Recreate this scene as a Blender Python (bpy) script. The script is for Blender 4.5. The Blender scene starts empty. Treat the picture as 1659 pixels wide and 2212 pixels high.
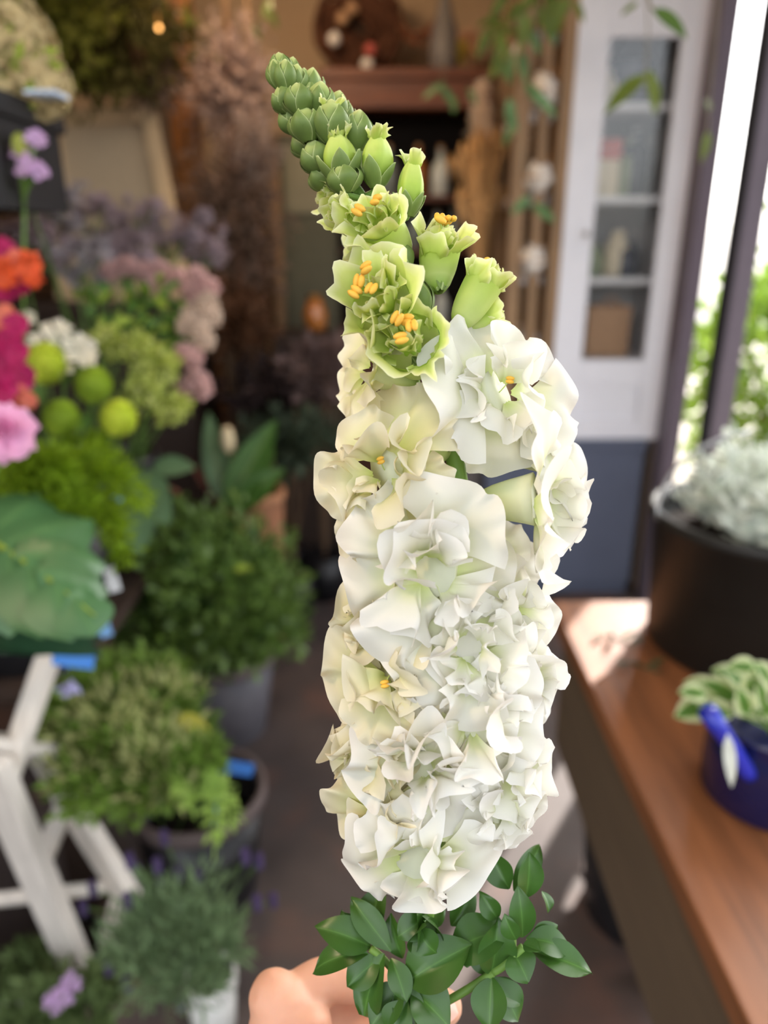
import bpy, bmesh, math, random
from mathutils import Vector, Matrix, noise

C = bpy.context.scene.collection
SC = bpy.context.scene
PI = math.pi

# ------------------------------------------------------------------ camera
F_PX, CX, CY = 1600.0, 829.5, 1106.0
PITCH = math.radians(20.0)
CAM = Vector((0, 0, 1.45))
FW = Vector((0, math.cos(PITCH), -math.sin(PITCH)))
UP = Vector((0, math.sin(PITCH), math.cos(PITCH)))
RT = Vector((1, 0, 0))
cd = bpy.data.cameras.new('camera')
cam = bpy.data.objects.new('camera', cd)
C.objects.link(cam)
cam.location = CAM
cam.rotation_euler = (PI / 2 - PITCH, 0, 0)
cd.sensor_fit = 'VERTICAL'
cd.sensor_height = 36.0
cd.lens = 36.0 * F_PX / 2212.0
cd.clip_start = 0.01
cd.dof.use_dof = True
cd.dof.focus_distance = 0.268
cd.dof.aperture_fstop = 5.2
SC.camera = cam

# ------------------------------------------------------------------ world, sun, exposure
W = bpy.data.worlds.new('world')
SC.world = W
W.use_nodes = True
nt = W.node_tree
bg = nt.nodes['Background']
sky = nt.nodes.new('ShaderNodeTexSky')
sky.sky_type = 'NISHITA'
sky.sun_disc = False
sky.sun_elevation = math.radians(38)
sky.sun_rotation = math.radians(30)
sky.air_density = 1.0
sky.dust_density = 3.0
sky.ozone_density = 1.0
hsv = nt.nodes.new('ShaderNodeHueSaturation')   # a hazy, milky sky
hsv.inputs['Saturation'].default_value = 0.22
nt.links.new(sky.outputs[0], hsv.inputs['Color'])
nt.links.new(hsv.outputs[0], bg.inputs[0])
bg.inputs[1].default_value = 0.30

sd = bpy.data.lights.new('sun', 'SUN')
sun = bpy.data.objects.new('sun', sd)
C.objects.link(sun)
SUN_DIR = Vector((0.43, 0.66, 0.616)).normalized()
sun.rotation_euler = SUN_DIR.to_track_quat('Z', 'Y').to_euler()
sd.energy = 4.5
sd.angle = math.radians(0.6)
sd.color = (1.0, 0.93, 0.86)

SC.view_settings.view_transform = 'Standard'
SC.view_settings.look = 'None'
SC.view_settings.gamma = 1.0
SC.view_settings.use_curve_mapping = False
SC.view_settings.exposure = 1.25
SC.cycles.max_bounces = 8
SC.cycles.diffuse_bounces = 4
SC.cycles.glossy_bounces = 3
SC.cycles.transmission_bounces = 6
SC.cycles.transparent_max_bounces = 6
SC.cycles.sample_clamp_indirect = 6.0


def P(u, v, d):
    """The point seen at pixel (u, v) at depth d in front of the lens."""
    return CAM + RT * ((u - CX) / F_PX * d) + UP * (-(v - CY) / F_PX * d) + FW * d


def PZ(u, v, z):
    r = RT * ((u - CX) / F_PX) + UP * (-(v - CY) / F_PX) + FW
    return CAM + r * ((z - CAM.z) / r.z)


def V(rx, up, tw):
    return (RT * rx + UP * up - FW * tw).normalized()


# ------------------------------------------------------------------ materials
def lin(c):
    c = c / 255.0
    return c / 12.92 if c <= 0.04045 else ((c + 0.055) / 1.055) ** 2.4


def rgb(*c):
    return (lin(c[0]), lin(c[1]), lin(c[2]), 1.0)


MATS = {}


def mat(name, col, rough=0.6, spec=0.3, var=0.18, scale=25.0, bump=0.0, trans=0.0, tcol=None, metal=0.0,
        ramp=None, grain=None, emit=0.0, sss=0.0):
    """A procedural material: noise varies the colour, `ramp` blends it along a mesh attribute."""
    m = bpy.data.materials.new(name)
    m.use_nodes = True
    n, l = m.node_tree.nodes, m.node_tree.links
    b = n['Principled BSDF']
    out = n['Material Output']
    b.inputs['Roughness'].default_value = rough
    b.inputs['Specular IOR Level'].default_value = spec
    b.inputs['Metallic'].default_value = metal
    tc = n.new('ShaderNodeTexCoord')
    nz = n.new('ShaderNodeTexNoise')
    nz.inputs['Scale'].default_value = scale
    nz.inputs['Detail'].default_value = 4.0
    vec = tc.outputs['Object']
    if grain:
        mp = n.new('ShaderNodeMapping')
        mp.inputs['Scale'].default_value = grain
        l.new(vec, mp.inputs[0])
        vec = mp.outputs[0]
    l.new(vec, nz.inputs['Vector'])
    if ramp:
        at = n.new('ShaderNodeAttribute')
        at.attribute_name = 'along'
        rp = n.new('ShaderNodeValToRGB')
        els = rp.color_ramp.elements
        for i, (p, c) in enumerate(ramp):
            e = els[i] if i < 2 else els.new(p)
            e.position = p
            e.color = rgb(*c)
        l.new(at.outputs['Fac'], rp.inputs[0])
        src = rp.outputs[0]
    else:
        r_ = n.new('ShaderNodeRGB')
        r_.outputs[0].default_value = rgb(*col)
        src = r_.outputs[0]
    hs = n.new('ShaderNodeHueSaturation')
    mr = n.new('ShaderNodeMapRange')
    mr.inputs[1].default_value = 0.25
    mr.inputs[2].default_value = 0.75
    mr.inputs[3].default_value = 1.0 - var
    mr.inputs[4].default_value = 1.0 + var
    l.new(nz.outputs[0], mr.inputs[0])
    l.new(mr.outputs[0], hs.inputs['Value'])
    l.new(src, hs.inputs['Color'])
    l.new(hs.outputs[0], b.inputs['Base Color'])
    if bump:
        bp = n.new('ShaderNodeBump')
        bp.inputs['Strength'].default_value = bump
        bp.inputs['Distance'].default_value = 0.002
        l.new(nz.outputs[0], bp.inputs['Height'])
        l.new(bp.outputs[0], b.inputs['Normal'])
    if sss:
        b.inputs['Subsurface Weight'].default_value = sss
        b.inputs['Subsurface Radius'].default_value = (0.012, 0.004, 0.002)
        b.inputs['Subsurface Scale'].default_value = 0.6
    if trans:
        t = n.new('ShaderNodeBsdfTranslucent')
        mx = n.new('ShaderNodeMixShader')
        mx.inputs[0].default_value = trans
        if tcol:
            t.inputs[0].default_value = rgb(*tcol)
        else:
            l.new(hs.outputs[0], t.inputs[0])
        l.new(b.outputs[0], mx.inputs[1])
        l.new(t.outputs[0], mx.inputs[2])
        l.new(mx.outputs[0], out.inputs[0])
    if emit:
        b.inputs['Emission Color'].default_value = rgb(*col)
        b.inputs['Emission Strength'].default_value = emit
    MATS[name] = m
    return m


def wood(name, col, rough=0.5, axis='Y', var=0.35, scale=6.0, spec=0.4):
    g = {'X': (1, 12, 12), 'Y': (12, 1, 12), 'Z': (12, 12, 1)}[axis]
    return mat(name, col, rough=rough, spec=spec, var=var, scale=scale, bump=0.25, grain=g)


def glassy(name, col=(255, 255, 255), rough=0.02, alpha_mix=0.85):
    m = bpy.data.materials.new(name)
    m.use_nodes = True
    n, l = m.node_tree.nodes, m.node_tree.links
    n.remove(n['Principled BSDF'])
    out = n['Material Output']
    t = n.new('ShaderNodeBsdfTransparent')
    t.inputs[0].default_value = rgb(*col)
    g = n.new('ShaderNodeBsdfGlossy')
    g.inputs['Roughness'].default_value = rough
    fr = n.new('ShaderNodeFresnel')
    fr.inputs[0].default_value = 1.5
    mx = n.new('ShaderNodeMixShader')
    l.new(fr.outputs[0], mx.inputs[0])
    l.new(t.outputs[0], mx.inputs[1])
    l.new(g.outputs[0], mx.inputs[2])
    l.new(mx.outputs[0], out.inputs[0])
    return m


# ------------------------------------------------------------------ object helpers
def setp(o, label=None, cat=None, group=None, kind=None):
    if label: o['label'] = label
    if cat: o['category'] = cat
    if group: o['group'] = group
    if kind: o['kind'] = kind
    return o


def thing(name, label, cat, loc=(0, 0, 0), group=None):
    o = bpy.data.objects.new(name, None)
    o.empty_display_size = 0.05
    C.objects.link(o)
    o.location = loc
    return setp(o, label, cat, group)


def wloc(o):
    p = Vector((0, 0, 0))
    while o is not None:
        p = p + o.location
        o = o.parent
    return p


class MB:
    """Collects faces in world coordinates; build() links them as one mesh object."""

    def __init__(self):
        self.v, self.f, self.a = [], [], []

    def add(self, verts, faces, along=None):
        k = len(self.v)
        self.v.extend(verts)
        self.a.extend(along if along is not None else [0.0] * len(verts))
        self.f.extend([tuple(i + k for i in f) for f in faces])

    def box(self, lo, hi):
        x0, y0, z0 = lo
        x1, y1, z1 = hi
        vs = [Vector(p) for p in ((x0, y0, z0), (x1, y0, z0), (x1, y1, z0), (x0, y1, z0),
                                  (x0, y0, z1), (x1, y0, z1), (x1, y1, z1), (x0, y1, z1))]
        self.add(vs, [(0, 3, 2, 1), (4, 5, 6, 7), (0, 1, 5, 4), (1, 2, 6, 5), (2, 3, 7, 6), (3, 0, 4, 7)])

    def beam(self, a, b, w, h, up=Vector((0, 0, 1))):
        """A board from a to b, w wide and h thick."""
        a, b = Vector(a), Vector(b)
        d = (b - a).normalized()
        s = d.cross(up)
        if s.length < 1e-4: s = Vector((1, 0, 0))
        s.normalize()
        t = s.cross(d).normalized()
        vs = []
        for p in (a, b):
            for x, y in ((-1, -1), (1, -1), (1, 1), (-1, 1)):
                vs.append(p + s * (x * w / 2) + t * (y * h / 2))
        self.add(vs, [(0, 1, 2, 3), (7, 6, 5, 4), (0, 4, 5, 1), (1, 5, 6, 2), (2, 6, 7, 3), (3, 7, 4, 0)])

    def tube(self, pts, rads, seg=8, cap=True, along=None):
        pts = [Vector(p) for p in pts]
        n = len(pts)
        if not isinstance(rads, (list, tuple)): rads = [rads] * n
        vs, al = [], []
        prev = None
        for i, p in enumerate(pts):
            d = (pts[min(i + 1, n - 1)] - pts[max(i - 1, 0)]).normalized()
            if prev is None:
                s = d.orthogonal().normalized()
            else:
                s = (prev - d * prev.dot(d)).normalized()
            prev = s
            t = d.cross(s)
            for k in range(seg):
                a = 2 * PI * k / seg
                vs.append(p + (s * math.cos(a) + t * math.sin(a)) * rads[i])
                al.append(i / max(1, n - 1) if along is None else along[i])
        fs = []
        for i in range(n - 1):
            for k in range(seg):
                k2 = (k + 1) % seg
                fs.append((i * seg + k, i * seg + k2, (i + 1) * seg + k2, (i + 1) * seg + k))
        if cap:
            fs.append(tuple(range(seg - 1, -1, -1)))
            fs.append(tuple((n - 1) * seg + k for k in range(seg)))
        self.add(vs, fs, al)

    def lathe(self, c, prof, seg=32, axis=None, closed_ends=True):
        """prof: list of (radius, height) revolved about a vertical axis through c."""
        c = Vector(c)
        z = Vector(axis).normalized() if axis is not None else Vector((0, 0, 1))
        x = z.orthogonal().normalized()
        y = z.cross(x)
        vs, fs = [], []
        for r, h in prof:
            for k in range(seg):
                a = 2 * PI * k / seg
                vs.append(c + z * h + (x * math.cos(a) + y * math.sin(a)) * r)
        for i in range(len(prof) - 1):
            for k in range(seg):
                k2 = (k + 1) % seg
                fs.append((i * seg + k, i * seg + k2, (i + 1) * seg + k2, (i + 1) * seg + k))
        if closed_ends:
            fs.append(tuple(range(seg - 1, -1, -1)))
            fs.append(tuple((len(prof) - 1) * seg + k for k in range(seg)))
        self.add(vs, fs)

    def leaf(self, base, d, nrm, L, Wd, curl=0.3, fold=0.2, nu=5, nv=4, pk=.8, seed=0, wave=0.0):
        """A leaf blade: base point, direction, face normal, length, width."""
        d = Vector(d).normalized()
        nrm = Vector(nrm)
        nrm = (nrm - d * nrm.dot(d))
        if nrm.length < 1e-4: nrm = d.orthogonal()
        nrm.normalize()
        s = d.cross(nrm)
        rn = random.Random(seed)
        ph = rn.random() * 6
        vs, al, fs = [], [], []
        for i in range(nu + 1):
            q = i / nu
            w = (math.sin(PI * min(1, q ** pk)) ** 0.75 if 0 < q < 1 else 0.0) * Wd * 0.5
            w = max(w, Wd * 0.03)
            b = curl * q
            yy = L * (math.sin(b) / curl if abs(curl) > 1e-3 else q)
            zz = -L * ((1 - math.cos(b)) / curl if abs(curl) > 1e-3 else 0)
            for j in range(nv + 1):
                t = -1 + 2 * j / nv
                z2 = zz + abs(t) * w * fold + wave * L * q * math.sin(5 * q + ph + t) * abs(t)
                vs.append(Vector(base) + d * yy + s * (t * w) + nrm * z2)
                al.append(1 - abs(t))
        for i in range(nu):
            for j in range(nv):
                a = i * (nv + 1) + j
                fs.append((a, a + 1, a + nv + 2, a + nv + 1))
        self.add(vs, fs, al)

    def chip(self, p, d, s, L, w):
        """A tiny two-triangle leaflet for masses nobody could count."""
        d, s = d * L, s * (w * 0.5)
        n = d.cross(s)
        if n.length > 1e-9: n = n.normalized() * (w * 0.2)
        m = p + d * 0.5
        self.add([p, m + s + n, p + d, m - s + n], [(0, 1, 2), (0, 2, 3)], [0, .5, 1, .5])

    def bead(self, p, r):
        vs = [p + Vector(q) * r for q in ((1, 0, 0), (-1, 0, 0), (0, 1, 0), (0, -1, 0), (0, 0, 1), (0, 0, -1))]
        self.add(vs, [(0, 2, 4), (2, 1, 4), (1, 3, 4), (3, 0, 4), (2, 0, 5), (1, 2, 5), (3, 1, 5), (0, 3, 5)])

    def blob(self, c, r, seg=16, rings=10, lump=0.0, freq=3.0, seed=0, axis=None):
        c = Vector(c)
        if not isinstance(r, (tuple, list, Vector)): r = (r, r, r)
        vs, fs = [], []
        off = Vector((seed * 3.1, seed * 1.7, seed * 0.9))
        for i in range(rings + 1):
            th = PI * i / rings
            for k in range(seg):
                a = 2 * PI * k / seg
                q = Vector((math.sin(th) * math.cos(a), math.sin(th) * math.sin(a), math.cos(th)))
                s = 1 + lump * noise.noise(q * freq + off)
                vs.append(c + Vector((q.x * r[0] * s, q.y * r[1] * s, q.z * r[2] * s)))
        for i in range(rings):
            for k in range(seg):
                k2 = (k + 1) % seg
                fs.append((i * seg + k, (i + 1) * seg + k, (i + 1) * seg + k2, i * seg + k2))
        self.add(vs, fs)

    def build(self, name, m, parent=None, smooth=True, loc=None, kind=None, label=None, bevel=0.0):
        me = bpy.data.meshes.new(name)
        o = bpy.data.objects.new(name, me)
        C.objects.link(o)
        if parent is not None:
            o.parent = parent
            base = wloc(parent)
        elif loc is not None:
            o.location = loc
            base = Vector(loc)
        else:
            base = Vector((0, 0, 0))
        me.from_pydata([tuple(Vector(p) - base) for p in self.v], [], self.f)
        if any(self.a):
            at = me.attributes.new('along', 'FLOAT', 'POINT')
            at.data.foreach_set('value', self.a)
        if smooth:
            me.polygons.foreach_set('use_smooth', [True] * len(me.polygons))
        me.materials.append(m)
        if bevel:
            bv = o.modifiers.new('edge', 'BEVEL')
            bv.width = bevel
            bv.segments = 2
            bv.limit_method = 'ANGLE'
        me.update()
        if kind: o['kind'] = kind
        if label: o['label'] = label
        return o


def bez(a, b, c, n=8):
    a, b, c = Vector(a), Vector(b), Vector(c)
    return [a * (1 - t) ** 2 + b * 2 * t * (1 - t) + c * t * t for t in [i / n for i in range(n + 1)]]


def rdir(rn):
    z = rn.uniform(-1, 1)
    a = rn.uniform(0, 2 * PI)
    s = math.sqrt(1 - z * z)
    return Vector((s * math.cos(a), s * math.sin(a), z))


def foliage(mb, c, r, n, L, w, seed=0, shell=0.55, up=0.3, lump=0.25):
    """n leaflets filling an ellipsoid, facing outward and a little up."""
    rn = random.Random(seed)
    c = Vector(c)
    off = Vector((seed * 1.3, 2.1, seed * 0.7))
    for _ in range(n):
        q = rdir(rn)
        k = (shell + (1 - shell) * rn.random()) * (1 + lump * noise.noise(q * 2.5 + off) * 2)
        p = c + Vector((q.x * r[0], q.y * r[1], q.z * r[2])) * k
        d = (q + rdir(rn) * 0.9 + Vector((0, 0, up))).normalized()
        s = d.cross(rdir(rn))
        if s.length < 1e-3: continue
        f = rn.uniform(0.6, 1.25)
        mb.chip(p, d, s.normalized(), L * f, w * f)


def struct(name, mb, m, bevel=0.0, smooth=False):
    return mb.build(name, m, smooth=smooth, kind='structure', bevel=bevel)


# ------------------------------------------------------------------ the room
def floor_material():
    m = mat('floor_worn', (84, 74, 71), rough=0.55, spec=0.35, var=0.22, scale=5, bump=0.12)
    n, l = m.node_tree.nodes, m.node_tree.links
    b = n['Principled BSDF']
    old = b.inputs['Base Color'].links[0].from_socket
    nz = n.new('ShaderNodeTexNoise')
    nz.inputs['Scale'].default_value = 3.2
    nz.inputs['Detail'].default_value = 6
    rp = n.new('ShaderNodeValToRGB')
    rp.color_ramp.elements[0].position = 0.52
    rp.color_ramp.elements[1].position = 0.70
    mx = n.new('ShaderNodeMix')
    mx.data_type = 'RGBA'
    mx.inputs[7].default_value = rgb(112, 84, 74)
    tc = [x for x in n if x.type == 'TEX_COORD'][0]
    l.new(tc.outputs['Object'], nz.inputs['Vector'])
    l.new(nz.outputs[0], rp.inputs[0])
    l.new(rp.outputs[0], mx.inputs[0])
    l.new(old, mx.inputs[6])
    l.new(mx.outputs[2], b.inputs['Base Color'])
    return m


M_floor = floor_material()
M_plaster = mat('plaster_beige', (202, 174, 142), rough=0.85, spec=0.1, var=0.06, scale=4, bump=0.1)
M_dark_wall = mat('wall_brown', (82, 64, 50), rough=0.85, spec=0.1, var=0.12, scale=5)
M_ceil = mat('ceiling_paint', (150, 140, 128), rough=0.9, spec=0.1, var=0.05)
M_post = mat('door_frame_paint', (92, 82, 92), rough=0.45, spec=0.4, var=0.05)
M_gasket = mat('door_gasket', (22, 21, 24), rough=0.6, var=0.05)
M_steel = mat('steel', (190, 190, 190), rough=0.35, metal=0.9, var=0.06)

XL, XR, YB, ZC = -1.75, 1.16, 4.4, 2.75
b = MB(); b.box((XL - .1, -1.2, -0.06), (XR, YB + .1, 0.0)); struct('floor', b, M_floor)
b = MB(); b.box((XL - .1, YB, 0.0), (XR, YB + .1, ZC)); struct('wall_back', b, M_plaster)
b = MB(); b.box((XL - .1, -0.3, 0.0), (XL, YB, ZC)); struct('wall_left', b, M_dark_wall)
b = MB(); b.box((XL - .1, -0.2, ZC), (XR + .15, YB + .1, ZC + .1)); struct('ceiling', b, M_ceil)
b = MB(); b.box((XR - .035, 2.86, 0.0), (XR, YB, ZC)); struct('wall_right', b, M_plaster)
M_trimwood = wood('trim_wood', (168, 112, 62), axis='Z', rough=0.5)
p0 = P(388, 100, 3.3)
b = MB(); b.box((p0.x - .065, p0.y - .05, 0), (p0.x + .065, p0.y + .05, ZC)); struct('trim_1', b, M_trimwood, bevel=.006)

# folding shop door: fixed post, hinged leaf, hinge
b = MB(); b.box((1.052, 2.70, 0), (1.112, 2.80, ZC)); struct('door_1', b, M_post, bevel=.006)
b = MB(); b.box((1.127, 2.50, 0.02), (1.196, 2.57, 2.7)); d2 = struct('door_2', b, M_post, bevel=.006)
b = MB(); b.box((1.117, 2.503, 0.02), (1.127, 2.567, 2.7)); b.build('gasket', M_gasket, d2, smooth=False)
hp = P(1565, 415, 2.78)
b = MB()
b.box((hp.x - .075, 2.485, hp.z - .075), (hp.x - .008, 2.50, hp.z + .07))
b.box((hp.x + .008, 2.485, hp.z - .075), (hp.x + .075, 2.50, hp.z + .07))
b.tube([(hp.x, 2.485, hp.z - .08), (hp.x, 2.485, hp.z + .075)], .012, 12)
for sx in (-.045, .045):
    for sz in (-.045, .04):
        b.tube([(hp.x + sx, 2.478, hp.z + sz), (hp.x + sx, 2.487, hp.z + sz)], .008, 10)
b.build('hinge', M_steel, d2, smooth=False, label='polished steel hinge plate')

# ------------------------------------------------------------------ outside
M_pave = mat('paving', (190, 182, 172), rough=0.9, var=0.12, scale=3)
b = MB(); b.box((XR, -1.2, -0.08), (9, 14, -0.02)); struct('ground_outside', b, M_pave)
M_garden = mat('garden_leaf', (128, 160, 62), rough=0.6, trans=0.4, var=0.35, scale=3)
M_bark = mat('bark', (96, 76, 58), rough=0.9, var=0.3, scale=15)
M_white_flower = mat('garden_flower', (236, 214, 218), rough=0.6, trans=0.3, var=0.05)
shrubs = [((2.35, 4.3, 0.75), (.6, .6, .75), 3400, 'bright green shrub outside the open door, seen in the gap between the posts'),
          ((2.62, 3.62, 0.5), (.42, .38, .5), 2200, 'pale sunlit bush just outside, behind the grey door leaf'),
          ((3.6, 5.6, 1.3), (.9, .8, 1.3), 3600, 'tall sunlit tree shrub standing furthest out in the garden')]
for i, (c, r, n, lab) in enumerate(shrubs):
    t = thing('garden_shrub', lab, 'shrub', (c[0], c[1], -.02), 'garden shrubs outside the door')
    b = MB(); foliage(b, c, r, n, .09, .06, seed=i + 3); b.build('foliage', M_garden, t, kind='stuff', smooth=False)
    b = MB()
    for k in range(5):
        a = k * 1.3
        b.tube(bez((c[0] + .04 * math.cos(a), c[1] + .04 * math.sin(a), -.02), (c[0], c[1], c[2] * .5),
                   (c[0] + r[0] * .6 * math.cos(a), c[1] + r[1] * .6 * math.sin(a), c[2] + r[2] * .5)), [.02] * 5 + [.008] * 4, 6)
    b.build('branches', M_bark, t)
tc = Vector((2.55, 3.3, 3.65))  # crown added out of view to shade the near end of the table
t = thing('added_shade_tree', 'unseen tree added outside so its crown shades the near end of the table', 'tree', (2.85, 3.3, -.02))
b = MB(); foliage(b, tc, (.5, .62, .6), 2000, .12, .09, seed=14, shell=.2); b.build('foliage', M_garden, t, kind='stuff', smooth=False)
b = MB(); b.tube(bez((2.85, 3.3, -.02), (2.8, 3.3, 1.8), tc, 8), [.07, .065, .06, .055, .05, .045, .04, .03, .02], 10); b.build('tree_trunk', M_bark, t)
t = thing('garden_planter', 'low white planter of pink blossom out in the sunshine past the door', 'planter', (2.0, 2.75, -.02))
b = MB(); b.box((1.62, 2.45, -.02), (2.4, 2.95, .42)); b.build('planter_box', mat('planter_white', (225, 220, 214), var=.04), t, smooth=False, bevel=.01)
b = MB(); foliage(b, (2.0, 2.7, .58), (.38, .26, .2), 1200, .05, .045, seed=9); b.build('blossom', M_white_flower, t, kind='stuff', smooth=False)
M_canvas = mat('awning_canvas', (205, 200, 190), rough=0.9, var=0.04)

# ------------------------------------------------------------------ slate base and white glazed cabinet
M_slate = mat('slate_paint', (92, 98, 116), rough=0.75, spec=0.2, var=0.06, scale=8)
M_white = mat('cabinet_white', (226, 226, 232), rough=0.45, spec=0.35, var=0.02)
M_white2 = mat('shelf_white', (214, 212, 212), rough=0.5, var=0.03)
M_brownwood = wood('cabinet_side_wood', (142, 112, 80), axis='Z', rough=0.55)
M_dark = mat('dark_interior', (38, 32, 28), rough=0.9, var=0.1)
M_glass = glassy('pane_glass')
t = thing('base_cabinet', 'slate blue painted cabinet base below the white glazed cupboard', 'cabinet', (.8, 3.1, 0))
b = MB(); b.box((.42, 2.92, 0.06), (1.062, 3.5, .665)); b.build('carcass', M_slate, t, smooth=False, bevel=.004)
b = MB(); b.box((.42, 2.95, 0.0), (1.062, 3.5, .06)); b.build('plinth', M_slate, t, smooth=False)
b = MB(); b.box((.40, 2.90, .665), (1.064, 3.5, .70)); b.build('top_board', M_slate, t, smooth=False, bevel=.004)

Y0 = 2.93
def cabx(u, v):  # x on the plane of the cupboard front
    r = RT * ((u - CX) / F_PX) + UP * (-(v - CY) / F_PX) + FW
    return r.x / r.y * Y0
def cabz(u, v):
    r = RT * ((u - CX) / F_PX) + UP * (-(v - CY) / F_PX) + FW
    return CAM.z + r.z / r.y * Y0
cx0, cx1 = cabx(1222, 430), 1.112
gx0, gx1 = cabx(1288, 430), cabx(1432, 430)
zt, zb = 2.42, .70
gzt, gzb = cabz(1390, 80), cabz(1330, 778)
t = thing('glazed_cupboard', 'tall white cupboard with a long glass door and four shelves', 'cupboard', (.85, 3.1, .70))
b = MB()
b.box((cx1 - .02, Y0 + .022, zb), (cx1, 3.4, zt)); b.box((cx0, 3.38, zb), (cx1, 3.4, zt))
b.box((cx0, Y0 + .022, zt - .02), (cx1, 3.4, zt)); b.box((cx0, Y0 + .022, zb), (cx1, 3.4, zb + .02))
b.build('carcass', M_white2, t, smooth=False)
b = MB(); b.box((cx0 - .04, Y0 + .01, zb), (cx0, 3.4, zt)); b.build('side_board', M_brownwood, t, smooth=False, label='bare brown wooden side board')
dr = MB()
dr.box((cx0, Y0, zb + .03), (gx0, Y0 + .022, zt)); dr.box((gx1, Y0, zb + .03), (cx1, Y0 + .022, zt))
dr.box((gx0, Y0, gzt), (gx1, Y0 + .022, zt))
z1 = cabz(1330, 815); z2 = cabz(1330, 905)
dr.box((gx0, Y0, z1 - .035), (gx1, Y0 + .022, gzb)); dr.box((gx0, Y0, zb + .03), (gx1, Y0 + .022, z2))
door = dr.build('door', M_white, t, smooth=False, bevel=.003)
b = MB(); b.box((gx0, Y0 + .011, z2), (gx1, Y0 + .02, z1 - .035)); b.build('lower_panel', M_white, door, smooth=False)
b = MB(); b.box((gx0, Y0 + .009, gzb), (gx1, Y0 + .013, gzt)); b.build('glass_pane', M_glass, door, smooth=False)
b = MB(); b.tube([(gx0 - .028, Y0 - .022, 1.48), (gx0 - .028, Y0, 1.48)], [.012, .007], 12); b.build('knob', M_steel, door)
b = MB(); b.box((cx0 - .01, Y0 - .008, zb), (cx1 + .008, Y0 + .03, zb + .03)); b.build('bottom_moulding', M_white, t, smooth=False, bevel=.004)
shz = [cabz(1380, 226), cabz(1350, 430), cabz(1335, 608)]
for z in shz:
    b = MB(); b.box((cx0, Y0 + .035, z - .012), (cx1 - .02, 3.38, z + .012)); b.build('shelf', M_white2, t, smooth=False)
# things behind the glass
M_jar = mat('jar_grey', (150, 152, 150), rough=.3, var=.1)
M_tin = mat('tin_red', (186, 92, 82), rough=.5, var=.1)
M_greeny = mat('jar_green', (150, 160, 128), rough=.4, var=.15)
M_cream = mat('paper_cream', (222, 208, 180), rough=.8, var=.05)
M_kraft = mat('kraft_paper', (178, 140, 106), rough=.8, var=.08)
M_darkjar = mat('jar_dark', (70, 72, 82), rough=.35, var=.1)
def jar(x, z, r, h, m, name, lab, cat, grp=None, neck=.6, y=3.12):
    t = thing(name, lab, cat, (x, y, z), grp)
    b = MB(); b.lathe((x, y, z), [(r * .9, 0), (r, .01), (r, h * .7), (r * neck, h * .85), (r * neck, h), (r * neck * .8, h), (r * neck * .8, h * .86)], 20); b.build('vessel', m, t)
    b = MB(); b.lathe((x, y, z + h), [(r * neck * 1.1, 0), (r * neck * 1.1, .012), (r * neck * .4, .016)], 20); b.build('lid', M_steel, t)
z = shz[0] + .013
jar(gx0 + .06, z, .045, .12, M_cream, 'ceramic_jar', 'white jar alone on the top shelf behind the glass', 'jar')
t = thing('storage_basket', 'dark round basket on the top shelf of the white cupboard', 'basket', (gx1 - .1, 3.15, z))
b = MB(); b.lathe((gx1 - .1, 3.15, z), [(.075, 0), (.09, .02), (.1, .14), (.098, .16), (.088, .16), (.085, .02), (.01, .02)], 24); b.build('basket_body', M_darkjar, t)
b = MB(); b.tube(bez((gx1 - .19, 3.15, z + .15), (gx1 - .1, 3.15, z + .36), (gx1 - .01, 3.15, z + .15), 12), .006, 8); b.build('handle', M_darkjar, t)
z = shz[1] + .013
t = thing('tin_box', 'red and white tin at the end of the second shelf behind the glass', 'tin', (gx0 + .05, 3.1, z))
b = MB(); b.box((gx0 + .005, 3.05, z), (gx0 + .11, 3.16, z + .13)); b.build('tin_body', M_cream, t, smooth=False, bevel=.004)
b = MB(); b.box((gx0 + .003, 3.048, z + .13), (gx0 + .112, 3.162, z + .20)); b.build('tin_lid', M_tin, t, smooth=False, bevel=.004)
jar(gx0 + .17, z, .05, .2, M_greeny, 'glass_jar', 'pale green jar in the middle of the second cupboard shelf', 'jar')
jar(gx1 - .06, z, .055, .23, M_darkjar, 'glass_jar', 'dark grey jar at the end of the second cupboard shelf', 'jar')
z = shz[2] + .013
jar(gx0 + .05, z, .05, .12, M_greeny, 'glass_jar', 'squat grey green jar on the third cupboard shelf', 'jar')
jar(gx0 + .15, z, .048, .17, M_cream, 'ceramic_jar', 'cream jar in the middle of the third cupboard shelf', 'jar')
jar(gx1 - .06, z, .055, .13, M_darkjar, 'glass_jar', 'low dark jar on the third cupboard shelf', 'jar')
z = gzb - .005
b = MB(); b.box((cx0, Y0 + .035, z - .024), (cx1 - .02, 3.38, z)); b.build('shelf', M_white2, bpy.data.objects['glazed_cupboard'], smooth=False)
t = thing('paper_bag', 'brown kraft paper bag on the cupboard floor behind the glass', 'bag', (gx0 + .13, 3.12, z))
b = MB(); b.box((gx0 + .04, 3.06, z), (gx0 + .22, 3.2, z + .2)); b.build('bag_body', M_kraft, t, smooth=False, bevel=.008)
b = MB(); b.tube(bez((gx0 + .09, 3.06, z + .195), (gx0 + .13, 3.05, z + .27), (gx0 + .17, 3.06, z + .195)), .004, 6); b.build('bag_handle', M_kraft, t)

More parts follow.
